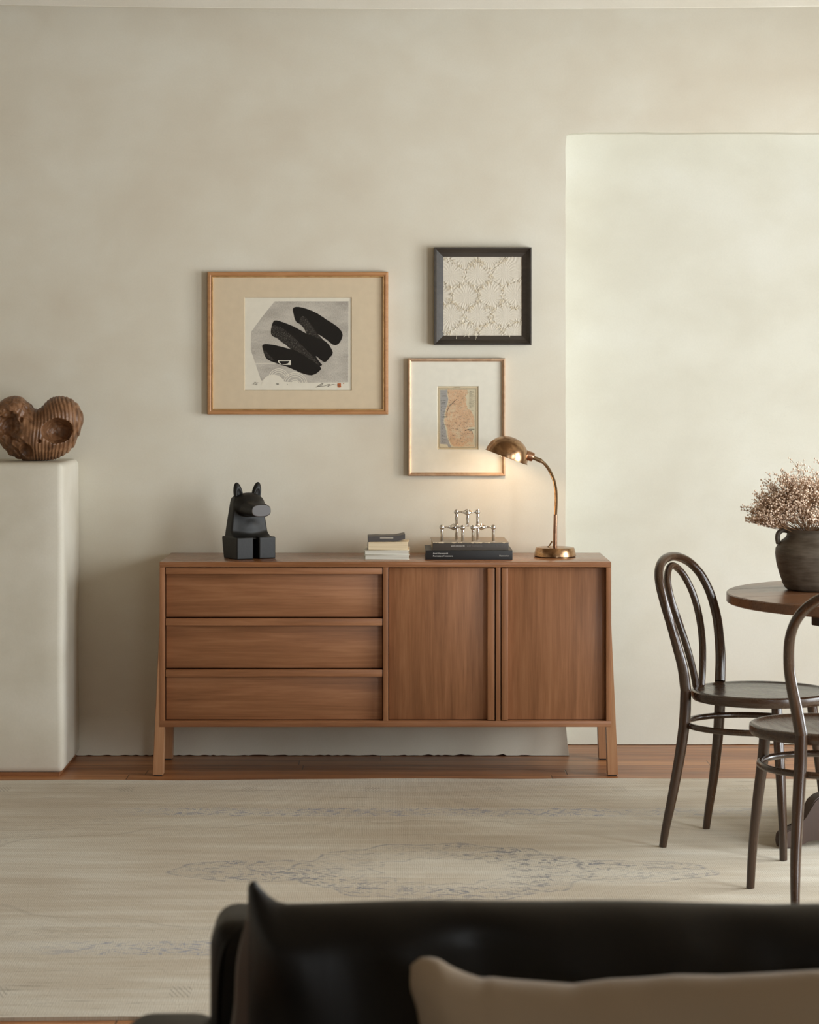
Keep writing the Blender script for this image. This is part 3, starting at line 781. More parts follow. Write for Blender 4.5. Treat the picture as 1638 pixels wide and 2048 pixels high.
# three brush strokes
shape([(765, 556), (830, 552), (940, 590), (1050, 660), (1130, 715), (1168, 775), (1140, 845), (1095, 860), (1040, 820), (960, 770), (880, 770), (860, 735), (822, 690), (788, 670), (768, 610)], 2, 0.0005, 5)
shape([(830, 625), (870, 640), (930, 720), (960, 765), (1020, 830), (1040, 880), (985, 850), (930, 800), (870, 760), (850, 710), (815, 670)], 3, 0.0006, 4)
shape([(605, 664), (650, 664), (760, 705), (870, 765), (960, 800), (1040, 840), (1088, 920), (1060, 965), (1018, 1000), (950, 950), (980, 1000), (1000, 1025), (960, 1030), (880, 960), (760, 905), (660, 820), (588, 780), (585, 720)], 2, 0.0006, 5)
shape([(600, 700), (660, 715), (760, 790), (860, 890), (950, 980), (975, 1030), (900, 985), (780, 905), (690, 850), (620, 795), (590, 770), (590, 725)], 3, 0.0007, 4)
shape([(515, 858), (580, 856), (690, 880), (800, 915), (900, 975), (975, 1030), (990, 1060), (925, 1105), (850, 1095), (740, 1050), (690, 1030), (600, 1000), (545, 970), (520, 910)], 2, 0.0007, 5)
shape([(522, 905), (545, 915), (575, 950), (610, 985), (560, 972), (538, 950)], 3, 0.0006, 3)
shape([(640, 985), (744, 985), (744, 1024), (690, 1022), (660, 1018), (640, 1002)], 0)
shape([(648, 991), (734, 991), (722, 1010), (700, 1017), (668, 1017), (650, 1002)], 2)
# pencil marks, signature and seal
def pen(pts, wd=3.0):
    for p, q in zip(pts, pts[1:]):
        a, b = Vector(p), Vector(q); d = (b - a).normalized(); n_ = Vector((-d.y, d.x)) * wd / 2
        shape([tuple(a + n_), tuple(b + n_), tuple(b - n_), tuple(a - n_)], 4, top=True)
pen([(436, 1184), (452, 1164), (462, 1172), (478, 1168)], 2.5); pen([(448, 1182), (470, 1178), (462, 1188)], 2.5)
pen([(626, 1186), (630, 1172), (636, 1186), (642, 1174), (646, 1186)], 2.5); pen([(717, 1178), (718, 1184)], 2.5)
pen([(950, 1207), (985, 1185), (1010, 1172), (1000, 1190), (968, 1200), (1020, 1196), (1062, 1180), (1046, 1200), (1090, 1182), (1118, 1188)], 2.6)
shape([(1126, 1174), (1154, 1173), (1156, 1205), (1144, 1209), (1127, 1206)], 5, 0.0002); pen([(1133, 1182), (1139, 1198), (1146, 1183)], 2.5); shape([(1172, 1174), (1180, 1174), (1180, 1179), (1172, 1179)], 5)
o = link_mesh('print', bm, ['paper', 'wash', 'ink', 'ink_dry', 'pencil', 'seal'], t1)
# --- dark frame with textile
Yf = -0.036; xf, zf = fx(Yf), fz(Yf)
x0, x1, z0, z1 = xf(868), xf(1063), zf(690), zf(494.5)
t2 = thing('framed_textile', 'square black-framed panel of frayed cream woven textile, above the map', 'picture', ((x0 + x1) / 2, -0.018, z0))
bm = bmesh.new(); frame_ring(bm, x0, x1, z0, z1, [(0, YW), (0, Yf), (0.005, Yf), (0.010, Yf + 0.006), (0.020, Yf + 0.014), (0.035, Yf + 0.018), (0.035, YW)])
link_mesh('frame', bm, 'dark_frame', t2)
Yt = -0.014; xt, zt = fx(Yt), fz(Yt)
cr2 = lambda p: ((790 + p[0] / 4.016 - CX) / sc_at(Yt), CAMZ - (470 + p[1] / 4.016 - HY) / sc_at(Yt))
cent = [cr2(p) for p in ((450, 315), (665, 310), (880, 300), (565, 500), (772, 488), (965, 480), (450, 650), (668, 640), (885, 650), (560, 180), (770, 180), (560, 800), (780, 800), (350, 480), (960, 790))]
tx0, tx1, tz0, tz1 = x0 + 0.0335, x1 - 0.0335, z0 + 0.0335, z1 - 0.0335
bm = bmesh.new(); NG = 150; gv = []
def wn(a, b): return math.sin(a * 91 + 1.3 * math.sin(b * 77)) * 0.5 + math.sin(b * 113 + 1.7 * math.sin(a * 67) + 1) * 0.5
def patchd(x, z):
    xx = x + 0.006 * wn(x * 3, z * 3); zz = z + 0.006 * wn(z * 2.7 + 2, x * 3.1)
    ds = sorted((math.hypot(xx - a, zz - b), a, b) for a, b in cent); return ds[1][0] - ds[0][0], ds[0]
for i in range(NG + 1):
    row = []
    for j in range(NG + 1):
        xx = tx0 + (tx1 - tx0) * i / NG; zz = tz0 + (tz1 - tz0) * j / NG
        e, (d, a, b) = patchd(xx, zz)
        h = 0.0016 * min(1, max(0, (e - 0.003) / 0.006)); h += 0.0022 * math.exp(-((e - 0.008) / 0.004) ** 2) * (0.5 + 0.9 * wn(xx * 8, zz * 8))
        th = math.atan2(zz - b, xx - a); h += 0.0005 * math.sin(th * 22 + 3 * wn(xx, zz)) * min(1, d / 0.01)
        h += 0.0005 * wn(xx * 12, zz * 12)
        row.append(bm.verts.new((xx, Yt - h, zz)))
    gv.append(row)
for i in range(NG):
    for j in range(NG): bm.faces.new((gv[i][j], gv[i + 1][j], gv[i + 1][j + 1], gv[i][j + 1]))
rim = []
b0 = [bm.verts.new((x, YW - 0.0005, z)) for x, z in ((tx0, tz0), (tx1, tz0), (tx1, tz1), (tx0, tz1))]; bm.faces.new(b0)
link_mesh('textile', bm, 'cloth', t2, smooth=60)
bm = bmesh.new(); rr = random.Random(11); cnt = 0
while cnt < 620:
    xx = rr.uniform(tx0 + 0.004, tx1 - 0.004); zz = rr.uniform(tz0 + 0.004, tz1 - 0.002); e, _ = patchd(xx, zz)
    if e > 0.012 or wn(xx * 1.7, zz * 1.9) < -0.25 * rr.random(): continue
    cnt += 1; a = rr.uniform(0, 6.28); L = rr.uniform(0.004, 0.014); y0 = Yt - 0.0028 - rr.random() * 0.001
    p0 = Vector((xx, y0, zz)); p1 = p0 + Vector((math.cos(a) * L * 0.5, -rr.uniform(0.0005, 0.0022), math.sin(a) * L * 0.4)); p2 = p1 + Vector((math.cos(a + rr.uniform(-1, 1)) * L * 0.4, rr.uniform(0, 0.002), -L * rr.uniform(0.2, 0.8)))
    tube(bm, cr([p0, p1, p2], 3), 0.00048, 4, cap=False)
for px_, L in ((490, 35), (560, 20), (597, 24), (645, 40), (915, 20), (655, 30)):
    a = cr2((px_, 800)); p0 = Vector((a[0], Yt - 0.005, a[1] + 0.006)); tube(bm, cr([p0, p0 + Vector((rr.uniform(-.003, .004), -0.002, -0.008)), p0 + Vector((rr.uniform(-.004, .004), -0.004, -0.006 - L / 4.016 / 536))], 4), 0.0006, 4)
o = link_mesh('loose_threads', bm, 'thread', t2); o['kind'] = 'stuff'
# --- map
Yf = -0.028; xf, zf = fx(Yf), fz(Yf)
x0, x1, z0, z1 = xf(816.5), xf(1010.5), zf(952), zf(716.5)
t3 = thing('framed_map', 'small old orange and grey map in wide white mat and thin pale gold frame', 'picture', ((x0 + x1) / 2, -0.014, z0))
bm = bmesh.new(); frame_ring(bm, x0, x1, z0, z1, [(0, YW), (0, Yf + 0.002), (0.002, Yf), (0.0055, Yf), (0.0065, Yf + 0.003), (0.012, Yf + 0.006), (0.012, YW)])
link_mesh('frame', bm, 'rose', t3)
Ym = -0.014; xm, zm = fx(Ym), fz(Ym)
bm = bmesh.new(); matboard(bm, x0 + 0.011, x1 - 0.011, z0 + 0.011, z1 - 0.011, xm(874), xm(957), zm(899.5), zm(772), Ym, Ym + 0.003)
link_mesh('mat_board', bm, 'mat_white', t3)
bm = bmesh.new(); box(bm, x0 + 0.0115, x1 - 0.0115, Yf + 0.0075, Yf + 0.0085, z0 + 0.0115, z1 - 0.0115); link_mesh('glass', bm, 'glass', t3)
Ya = Ym + 0.004
def T(p): return ((860 + p[0] / 13.65 - CX) / sc_at(Ya), CAMZ - (760 + p[1] / 13.65 - HY) / sc_at(Ya))
bm = bmesh.new(); lay[0] = 0
shape([(150, 140), (1340, 140), (1340, 1940), (150, 1940)], 0)
shape([(272, 262), (1240, 240), (1240, 1840), (272, 1840)], 3)
shape([(278, 270), (480, 266), (455, 380), (500, 520), (470, 640), (440, 760), (400, 880), (390, 1000), (372, 1130), (400, 1260), (440, 1380), (450, 1500), (490, 1620), (545, 1760), (590, 1840), (500, 1830), (470, 1760), (280, 1745)], 1, 0.0006)
shape([(480, 262), (1020, 262), (1030, 380), (960, 450), (1000, 540), (980, 640), (1040, 790), (1110, 830), (1200, 990), (1215, 1160), (1215, 1280), (1060, 1290), (1040, 1370), (1160, 1400), (1200, 1560), (1165, 1640), (1215, 1720), (1200, 1815), (640, 1815), (560, 1720), (505, 1600), (480, 1480), (480, 1350), (440, 1260), (400, 1160), (395, 1060), (420, 900), (460, 760), (500, 640), (500, 480), (485, 380)], 2, 0.0007, 0, random.Random(5))
for q in ([(238, 222), (1258, 222), (1258, 1858), (248, 1858), (238, 222)], [(262, 250), (1244, 250), (1244, 1842), (266, 1842), (262, 250)]): pen(q, 5)
rr = random.Random(8)
for k in range(34): yy = rr.uniform(290, 1700); pen([(rr.uniform(300, 380), yy), (rr.uniform(400, 470), yy)], 4)
for k in range(14): yy = 570 + k * 85; xx = 300 + k * 4; pen([(xx - 7, yy), (xx + 7, yy)], 14)
for k in range(150):
    xx = rr.uniform(480, 1120); yy = rr.uniform(300, 1780); L = rr.uniform(20, 80); a = rr.choice((0, 0, 1.57, 0.7)); pen([(xx, yy), (xx + L * math.cos(a), yy + L * 0.6 * math.sin(a))], 4)
pen([(1215, 1345), (1080, 1340), (1010, 1365), (950, 1385)], 14); pen([(1010, 1365), (1140, 1380), (1165, 1480)], 9)
pen([(740, 520), (650, 590), (600, 660), (540, 690), (470, 860), (465, 1020)], 10)
for k in range(26): yy = 290 + k * 19; pen([(1070, yy), (1070 + rr.uniform(60, 160), yy)], 3)
o = link_mesh('map_sheet', bm, ['map_paper', 'map_water', 'map_land', 'map_pale', 'pencil'], t3)
tt = T((745, 210)); text_part('map_title', 'LIVERPOOL', 0.0042, (tt[0], Ya - 0.0018, tt[1]), 'pencil', t3, 0.0001, 'CENTER', 1.25)

# ------------------------------------------------------------------ black animal figure
th = R(29); BY = -0.262; bs = 556.0; BO = (at(495, 0, BY).x, BY, TOPZ)
def rbox(a, b, z, c, h, r):
    qa, qb, qz = np.abs(a - c[0]) - h[0] + r, np.abs(b - c[1]) - h[1] + r, np.abs(z - c[2]) - h[2] + r
    return np.sqrt(np.maximum(qa, 0) ** 2 + np.maximum(qb, 0) ** 2 + np.maximum(qz, 0) ** 2) + np.minimum(np.maximum(qa, np.maximum(qb, qz)), 0) - r
def bear(a, b, z):       # metres*1000 (mm), a lateral, b forward, z up
    legL = rbox(a, b, z, (-44.5, 10, 39), (33, 64, 40), 4); legR = rbox(a, b, z, (44.5, 10, 39), (33, 64, 40), 4)
    legs = np.minimum(legL, legR)
    core = rbox(a, b, z, (0, -25, 36), (66, 38, 37), 6)
    # haunch tucks in towards the base
    legs = smax(legs, -(b + 54 - 0.0 - 0.22 * (72 - z)) , 3)
    core = smax(core, -(b + 58 - 0.22 * (72 - z)), 3)
    k = np.clip((z - 78) / 150, 0, 1)
    hw = 75 - 22 * k ** 1.2; back = -62 + 30 * k ** 1.5; front = 18 - 8 * k + 34 * np.clip((104 - z) / 30, 0, 1) ** 2
    tor = smax(np.abs(a) - hw, np.maximum(back - b, b - front), 9) ; tor = smax(tor, z - 228, 24); tor = smax(tor, 70 - z, 3)
    tor = smax(tor, np.abs(a) * 0.75 + (-b - 62 + 30 * k) * 0.75 - 38, 8)
    d = smin(legs, core, 2); d = smin(d, tor, 3)
    # grooves: waist line and the arm edge in front of the chest
    d = np.maximum(d, -(np.maximum(np.abs(z - 80 + 0.06 * b) - 1.1, -(rbox(a, b, z, (0, 0, 78), (200, 200, 20), 0) + 2)) + np.where(np.abs(a) > 40, 0, 50)))
    chest = ell(a, b, z, (6, 34, 128), (50, 26, 42)); d = smax(d, -chest, 4)
    belly = ell(a, b, z, (4, -6, 104), (62, 32, 52)); d = smin(d, belly, 12)
    head = ell(a, b, z, (0, 8, 195), (60, 52, 42)); d = smin(d, head, 8)
    # snout: tapered oval barrel cut flat at the tip
    t_ = np.clip((b - 10) / 102, 0, 1); ra = 52 - 13 * t_; rz = 33 - 10 * t_; cz = 186 - 10 * t_
    sn = ((np.abs(a / ra) ** 2.6 + np.abs((z - cz) / rz) ** 2.6) ** (1 / 2.6) - 1) * 24; sn = smax(sn, b - 114, 2.5); sn = smax(sn, -b, 2)
    d = smin(d, sn, 4)
    return d
def ear(side):
    def f(a, b, z):
        e = ell(a - 0.16 * (z - 225) * side, b, z, (side * 35, -2, 228), (18, 14, 46))
        return smax(e, -ell(a - 0.16 * (z - 225) * side, b, z, (side * 35, 14, 228), (13, 10, 26)), 3)
    return f
def b2w(P):
    a, b, z = P[:, 0] / 1000, P[:, 1] / 1000, P[:, 2] / 1000
    return np.stack([BO[0] + a * math.cos(th) + b * math.sin(th), BO[1] + a * math.sin(th) - b * math.cos(th), np.maximum(BO[2] + z, BO[2] + 0.0006)], 1)
br = thing('animal_figurine', 'black carved seated animal figure with pointed ears on the sideboard', 'figurine', BO)
P, F = surfnet(bear, (-86, -74, -4), (86, 122, 244), 1.9); sdf_part('body', b2w(P), F, 'black_wood', br)
for s_ in (-1, 1):
    P, F = surfnet(ear(s_), (-80, -30, 212), (80, 30, 286), 1.6); sdf_part('ear', b2w(P), F, 'black_wood', br)
def nosef(a, b, z): return smax(((np.abs(a / 37.5) ** 2.6 + np.abs((z - 176) / 21.5) ** 2.6) ** (1 / 2.6) - 1) * 20, np.abs(b - 112) - 3.2, 1.5)
P, F = surfnet(nosef, (-45, 105, 145), (45, 120, 205), 1.3); o = sdf_part('nose', b2w(P), F, 'nose', br); o['label'] = 'flat oval nose with its sheen painted grey'

# ------------------------------------------------------------------ books
def book(name, label, px0, px1, Yfront, depth, zb, h, cover, leaf, rot=0, spine='front', group=None, ct=0.0022, topmat=None):
    xa, xb = (px0 - CX) / sc_at(Yfront), (px1 - CX) / sc_at(Yfront); w_ = xb - xa
    t = thing(name, label, 'book', ((xa + xb) / 2, Yfront + depth / 2, zb), rot, group)
    t['_o'] = [0, 0, 0]
    bm = bmesh.new(); hw, hd = w_ / 2, depth / 2
    # cover boards and spine
    box(bm, -hw, hw, -hd, hd, 0, ct, 0.0006, 1); box(bm, -hw, hw, -hd, hd, h - ct, h, 0.0006, 1)
    if spine == 'front': box(bm, -hw, hw, -hd - 0.0008, -hd + ct, 0, h, 0.0012, 2)
    elif spine == 'left': box(bm, -hw - 0.0008, -hw + ct, -hd, hd, 0, h, 0.0012, 2)
    elif spine == 'back': box(bm, -hw, hw, hd - ct, hd + 0.0008, 0, h, 0.0012, 2)
    link_mesh('cover', bm, cover, t, 40)
    bm = bmesh.new(); i = 0.004
    box(bm, -hw + (ct if spine == 'left' else i), hw - i, -hd + (ct if spine == 'front' else i * 0.4), hd - i, ct, h - ct)
    link_mesh('pages', bm, leaf, t)
    return t
GS = 'books stacked on the left of the sideboard top'; GL = 'large books under the candle holders'
S0 = TOPZ
# left stack
Yk = -0.345
b1 = book('book', 'white paperback at the very bottom of the left book stack', 728, 819.5, Yk, 0.2, S0, 0.0162, 'cover_white', 'leaf_white', R(0.6), 'back', GS, 0.0014)
b2 = book('book', 'white paperback second from the bottom of the left book stack', 728.8, 820, Yk + 0.002, 0.195, S0 + 0.0164, 0.0168, 'cover_white', 'leaf_white', R(-0.8), 'back', GS, 0.0014)
zz = S0 + 0.0334
b3 = book('book', 'cream-paged book with dark spine at its left end, under the charcoal book', 737.5, 818, Yk + 0.012, 0.115, zz, 0.029, 'pages', 'leaf_cream', R(-1.5), 'left', GS, 0.0012)
bm = bmesh.new(); box(bm, -0.075, -0.0715, -0.0580, 0.055, -0.001 + 0.0012, 0.0292, 0.001); o = link_mesh('spine', bm, 'cover_dark', b3, 40); o['label'] = 'dark grey spine'
zz += 0.0294
b4 = thing('book', 'thin warped charcoal paperback on top of the left book stack', 'book', ((772.5 - CX) / sc_at(Yk + 0.02), Yk + 0.075, zz), R(1.2), GS); b4['_o'] = [0, 0, 0]
bm = bmesh.new(); g = []
hw = 0.0665
for i in range(21):
    u = -1 + 2 * i / 20; lift = 0.0018 + 0.009 * max(0, u) ** 2 + 0.0005 * math.sin(u * 9)
    if u < -0.9: lift -= 0.001
    th_ = 0.0195 - 0.002 * max(0, u)
    g.append([bm.verts.new((u * hw, y, lift - 0.0018 + z)) for y, z in ((-0.06, 0.0), (-0.061, th_ * 0.5), (-0.06, th_), (0.06, th_), (0.06, 0.0))])
for a, b in zip(g, g[1:]):
    for k in range(5): bm.faces.new((a[k], a[(k + 1) % 5], b[(k + 1) % 5], b[k]))
bm.faces.new(g[0]); bm.faces.new(g[-1][::-1]); link_mesh('cover', bm, 'cover_grey', b4, 50)
bm = bmesh.new(); box(bm, -0.024, 0.024, -0.0622, -0.0605, 0.0118, 0.0150); o = link_mesh('spine_label', bm, 'label', b4); o['label'] = 'pale strip label'
# right stack
Yk = -0.352
c1 = book('book', 'large black book with white spine title, bottom of the right stack', 851, 1025, Yk, 0.27, S0, 0.0338, 'cover_black', 'leaf_cream', R(0.0), 'front', GL, 0.0025)
c2 = book('book', 'worn grey book with dark spine, directly under the chrome candle holders', 864, 1016.5, Yk + 0.006, 0.262, S0 + 0.034, 0.0288, 'cover_taupe', 'leaf_cream', R(0.8), 'front', GL, 0.0022)
bm = bmesh.new(); hw = (1016.5 - 864) / sc_at(Yk) / 2; box(bm, -hw + 0.0005, hw - 0.0005, -0.1334, -0.1300, 0.0012, 0.0266, 0.001); o = link_mesh('spine', bm, 'cover_dark', c2, 40); o['label'] = 'dark grey spine'
bm = bmesh.new(); tp, lw = [], []; k = -hw + 0.001
while k < hw: tp.append((k, 0.0282)); lw.append((k, 0.0276 - (rnd.uniform(0.0005, 0.0035) if rnd.random() < 0.35 else 0))); k += rnd.uniform(0.003, 0.009)
prism(bm, lw + tp[::-1], -0.1339, -0.1325)
o = link_mesh('worn_edge', bm, 'pages', c2); o['label'] = 'chipped pale top edge'
hl = (1025 - 851) / sc_at(Yk) / 2
def bt(name, s, size, x, z, mat, par, y): return text_part(name, s, size, (x, y, z), mat, par)
bt('title_text', 'Axel Vervoordt', 0.0085, -hl + 0.0265, 0.0198, 'ink_white', c1, -0.1366)
bt('title_text', 'Portraits of Interiors', 0.0085, -hl + 0.0265, 0.0105, 'ink_white', c1, -0.1366)
bt('publisher_text', 'Flammarion', 0.0075, hl - 0.0475, 0.0118, 'ink_white', c1, -0.1366)
bt('title_text', 'axel vervoordt', 0.0082, -hw + 0.069 - 0.003, 0.0130, 'ink_white', c2, -0.1340)
bt('title_text', 'wabi inspirations', 0.0082, -hw + 0.123, 0.0130, 'ink_grey', c2, -0.1340)
bt('publisher_text', 'Flammarion', 0.0075, hw - 0.046, 0.0132, 'ink_grey', c2, -0.1340)

# ------------------------------------------------------------------ chrome candle holders
BT = S0 + 0.034 + 0.0288; CH = 0.049; RHO = 0.0445; BR = 0.0098
def holder(label, centre, angs, legs_down):
    t = thing('candle_holder', label, 'candle holder', centre, 0, 'chrome candle holder units stacked on the books'); t['_o'] = [0, 0, 0]
    P = [Vector((RHO * math.cos(R(a)), RHO * math.sin(R(a)), CH)) for a in angs]
    bm = bmesh.new(); seg = 72; c0 = Vector((0, 0, CH))
    # concave three-armed hub with a raised point above and below
    def rad(phi):
        best = 0
        for a in angs:
            d = (phi - R(a) + math.pi) % (2 * math.pi) - math.pi
            wdt = 0.0030
            best = max(best, min(RHO - BR * 0.6, max(0.020, wdt / max(1e-3, abs(math.sin(d))) if abs(d) < 1.2 else 0.020)))
        return best
    rings = []
    for f_, hh in ((0.0, 0.0125), (0.12, 0.0100), (0.3, 0.0068), (0.55, 0.0040), (0.8, 0.0026), (1.0, 0.0012)):
        rings.append((f_, hh))
    up = []; dn = []
    for f_, hh in rings:
        if f_ == 0: up.append([bm.verts.new(c0 + Vector((0, 0, hh)))]); dn.append([bm.verts.new(c0 - Vector((0, 0, hh)))]); continue
        ru, rd = [], []
        for k in range(seg):
            ph = 2 * math.pi * k / seg; r_ = rad(ph) * f_
            ru.append(bm.verts.new(c0 + Vector((r_ * math.cos(ph), r_ * math.sin(ph), hh)))); rd.append(bm.verts.new(c0 + Vector((r_ * math.cos(ph), r_ * math.sin(ph), -hh))))
        up.append(ru); dn.append(rd)
    for L_ in (up, dn):
        for k in range(seg): bm.faces.new((L_[0][0], L_[1][k], L_[1][(k + 1) % seg]))
        for a, b in zip(L_[1:], L_[2:]):
            for k in range(seg): bm.faces.new((a[k], a[(k + 1) % seg], b[(k + 1) % seg], b[k]))
    for k in range(seg): bm.faces.new((up[-1][k], up[-1][(k + 1) % seg], dn[-1][(k + 1) % seg], dn[-1][k]))
    link_mesh('hub', bm, 'chrome', t, 50, )
    for p in P:
        bm = bmesh.new(); lathe(bm, [(0, 0.0), (0.0049, 0.0), (0.0054, 0.0006), (0.0054, CH - BR * 0.7)], (p.x, p.y, 0), 20); link_mesh('leg', bm, 'chrome', t, 50)
        bm = bmesh.new(); pr = [(0.0052, -BR * 0.86)]
        pr += [(BR * math.cos(R(e)), BR * math.sin(R(e))) for e in range(-55, 56, 11)] + [(0.0052, BR * 0.86), (0.0047, BR * 0.84), (0.0047, BR * 0.3), (0, BR * 0.3)]
        lathe(bm, pr, (p.x, p.y, CH), 24); link_mesh('cup', bm, 'chrome', t, 50)
    return t
Yc = -0.262; cxm = (935 - CX) / sc_at(Yc)
dxr = RHO * math.cos(R(30)) + RHO * math.cos(R(75))
holder('lower left chrome candle holder unit on the worn grey book', (cxm - dxr, Yc, BT), (195, 315, 75), True)
holder('lower right chrome candle holder unit on the worn grey book', (cxm + dxr, Yc, BT), (345, 225, 105), True)
holder('upper chrome candle holder unit perched on the two lower ones', (cxm, Yc + RHO * (math.sin(R(75)) - 0.5), BT + CH + BR * 0.3 - 0.0062 + 0.0062), (270, 30, 150), True)

# ------------------------------------------------------------------ brass desk lamp
LY = -0.205; ls = sc_at(LY); lx = (1110 - CX) / ls
LO = (lx, LY, S0)
def LP(px, py): return Vector(((px - CX) / ls, LY, CAMZ - (py - HY) / ls))
lp = thing('desk_lamp', 'aged brass gooseneck desk lamp with domed shade at the right of the sideboard', 'lamp', LO)
bm = bmesh.new(); lathe(bm, [(0, 0.0015), (0.0745, 0.0015), (0.077, 0.003), (0.0768, 0.006), (0.071, 0.031), (0.069, 0.0338), (0.060, 0.0352), (0.012, 0.0362), (0, 0.0362)], LO, 64); link_mesh('base', bm, 'brass', lp, 35)
bm = bmesh.new(); lathe(bm, [(0, 0.0), (0.073, 0.0), (0.075, 0.0018), (0, 0.0018)], LO, 48); o = link_mesh('base_pad', bm, 'rubber', lp); o['label'] = 'black felt base pad'
bm = bmesh.new(); pz0 = S0 + 0.035; tube(bm, [(lx, LY, pz0), LP(1110.4, 1062), LP(1111, 1029)], [0.0082, 0.0075, 0.0068], 24); o = link_mesh('pole', bm, 'copper', lp, 50); o['label'] = 'reddish copper pole'
bm = bmesh.new(); gp = cr([LP(1111, 1031), LP(1112.2, 1005), LP(1111.5, 980), LP(1107.5, 960), LP(1099, 941), LP(1090, 928.5), LP(1081.5, 921.5), LP(1076, 919.5)], 26)
# ribbed gooseneck: resample evenly and alternate radius
cum = [0]
for a, b in zip(gp, gp[1:]): cum.append(cum[-1] + (b - a).length)
step = 0.0011; out = []; rad_ = []; s_ = 0; i = 0; k = 0
while s_ < cum[-1]:
    while cum[i + 1] < s_: i += 1
    out.append(gp[i].lerp(gp[i + 1], (s_ - cum[i]) / (cum[i + 1] - cum[i]))); rad_.append(0.0062 if k % 2 else 0.0055); s_ += step; k += 1
tube(bm, out, rad_, 20); link_mesh('gooseneck', bm, 'neck', lp, 50)
bm = bmesh.new(); tube(bm, [LP(1083, 922.5), LP(1080, 921), LP(1067, 915.5)], [0.0078, 0.0082, 0.0072], 20); link_mesh('neck_sleeve', bm, 'neck', lp, 50)
bm = bmesh.new(); tube(bm, [LP(1068, 915.8), LP(1066.5, 915.1), LP(1063, 913.7), LP(1049, 908.5)], [0.006, 0.0155, 0.0175, 0.0175], 28); link_mesh('socket', bm, 'copper', lp, 40)
# domed shade, opening down and to the left
rimc = LP(1012.5, 914.5); tilt = math.atan2(31, 83)
mt = Matrix.Translation(rimc) @ Matrix.Rotation(tilt, 4, 'Y')
RS = 0.0795; HS = 0.0745
prof = [(RS + 0.0035, 0.0), (RS + 0.0035, 0.0012), (RS, 0.0022)] + [(RS * math.cos(R(e)) ** 0.92, 0.0022 + HS * math.sin(R(e))) for e in range(6, 90, 6)] + [(0, HS + 0.0022)]
prof_in = [(0, HS)] + [((RS - 0.0016) * max(0, math.cos(R(e))) ** 0.92, 0.0006 + (HS - 0.001) * math.sin(R(e))) for e in range(84, -1, -6)] + [(RS - 0.0016, 0.0)]
bm = bmesh.new(); lathe(bm, prof + prof_in + [(RS + 0.0035, 0.0)], (0, 0, 0), 72, mat=mt); link_mesh('shade', bm, 'brass', lp, 40)
bulbp = rimc + (mt.to_3x3() @ Vector((0.012, 0, 0.034)))
def bulbmat():
    m = bpy.data.materials.new('lit_bulb'); m.use_nodes = True; b = m.node_tree.nodes['Principled BSDF']
    b.inputs['Emission Color'].default_value = (1, 0.72, 0.42, 1); b.inputs['Emission Strength'].default_value = 6; b.inputs['Base Color'].default_value = (1, .9, .8, 1); return m
M['bulb'] = bulbmat()
bm = bmesh.new(); sphere(bm, bulbp, 0.018, 20, 12); link_mesh('bulb', bm, 'bulb', lp, 60)
l = bpy.data.lights.new('lamp_light', 'POINT'); l.energy = 1.3; l.color = (1.0, 0.74, 0.48); l.shadow_soft_size = 0.02
lo = bpy.data.objects.new('lamp_light', l); col.objects.link(lo); lo.parent = lp; lo.location = rimc + (mt.to_3x3() @ Vector((0.0, 0, 0.010))) - Vector(LO)
bm = bmesh.new(); sw = Vector((lx - 0.0225, LY - 0.012, S0 + 0.0355)); lathe(bm, [(0, 0), (0.006, 0), (0.006, 0.004), (0, 0.005)], sw, 16); tube(bm, [sw + Vector((0, 0, 0.004)), sw + Vector((0.011, 0, 0.021))], [0.0022, 0.0032], 10); link_mesh('switch', bm, 'neck', lp, 40)

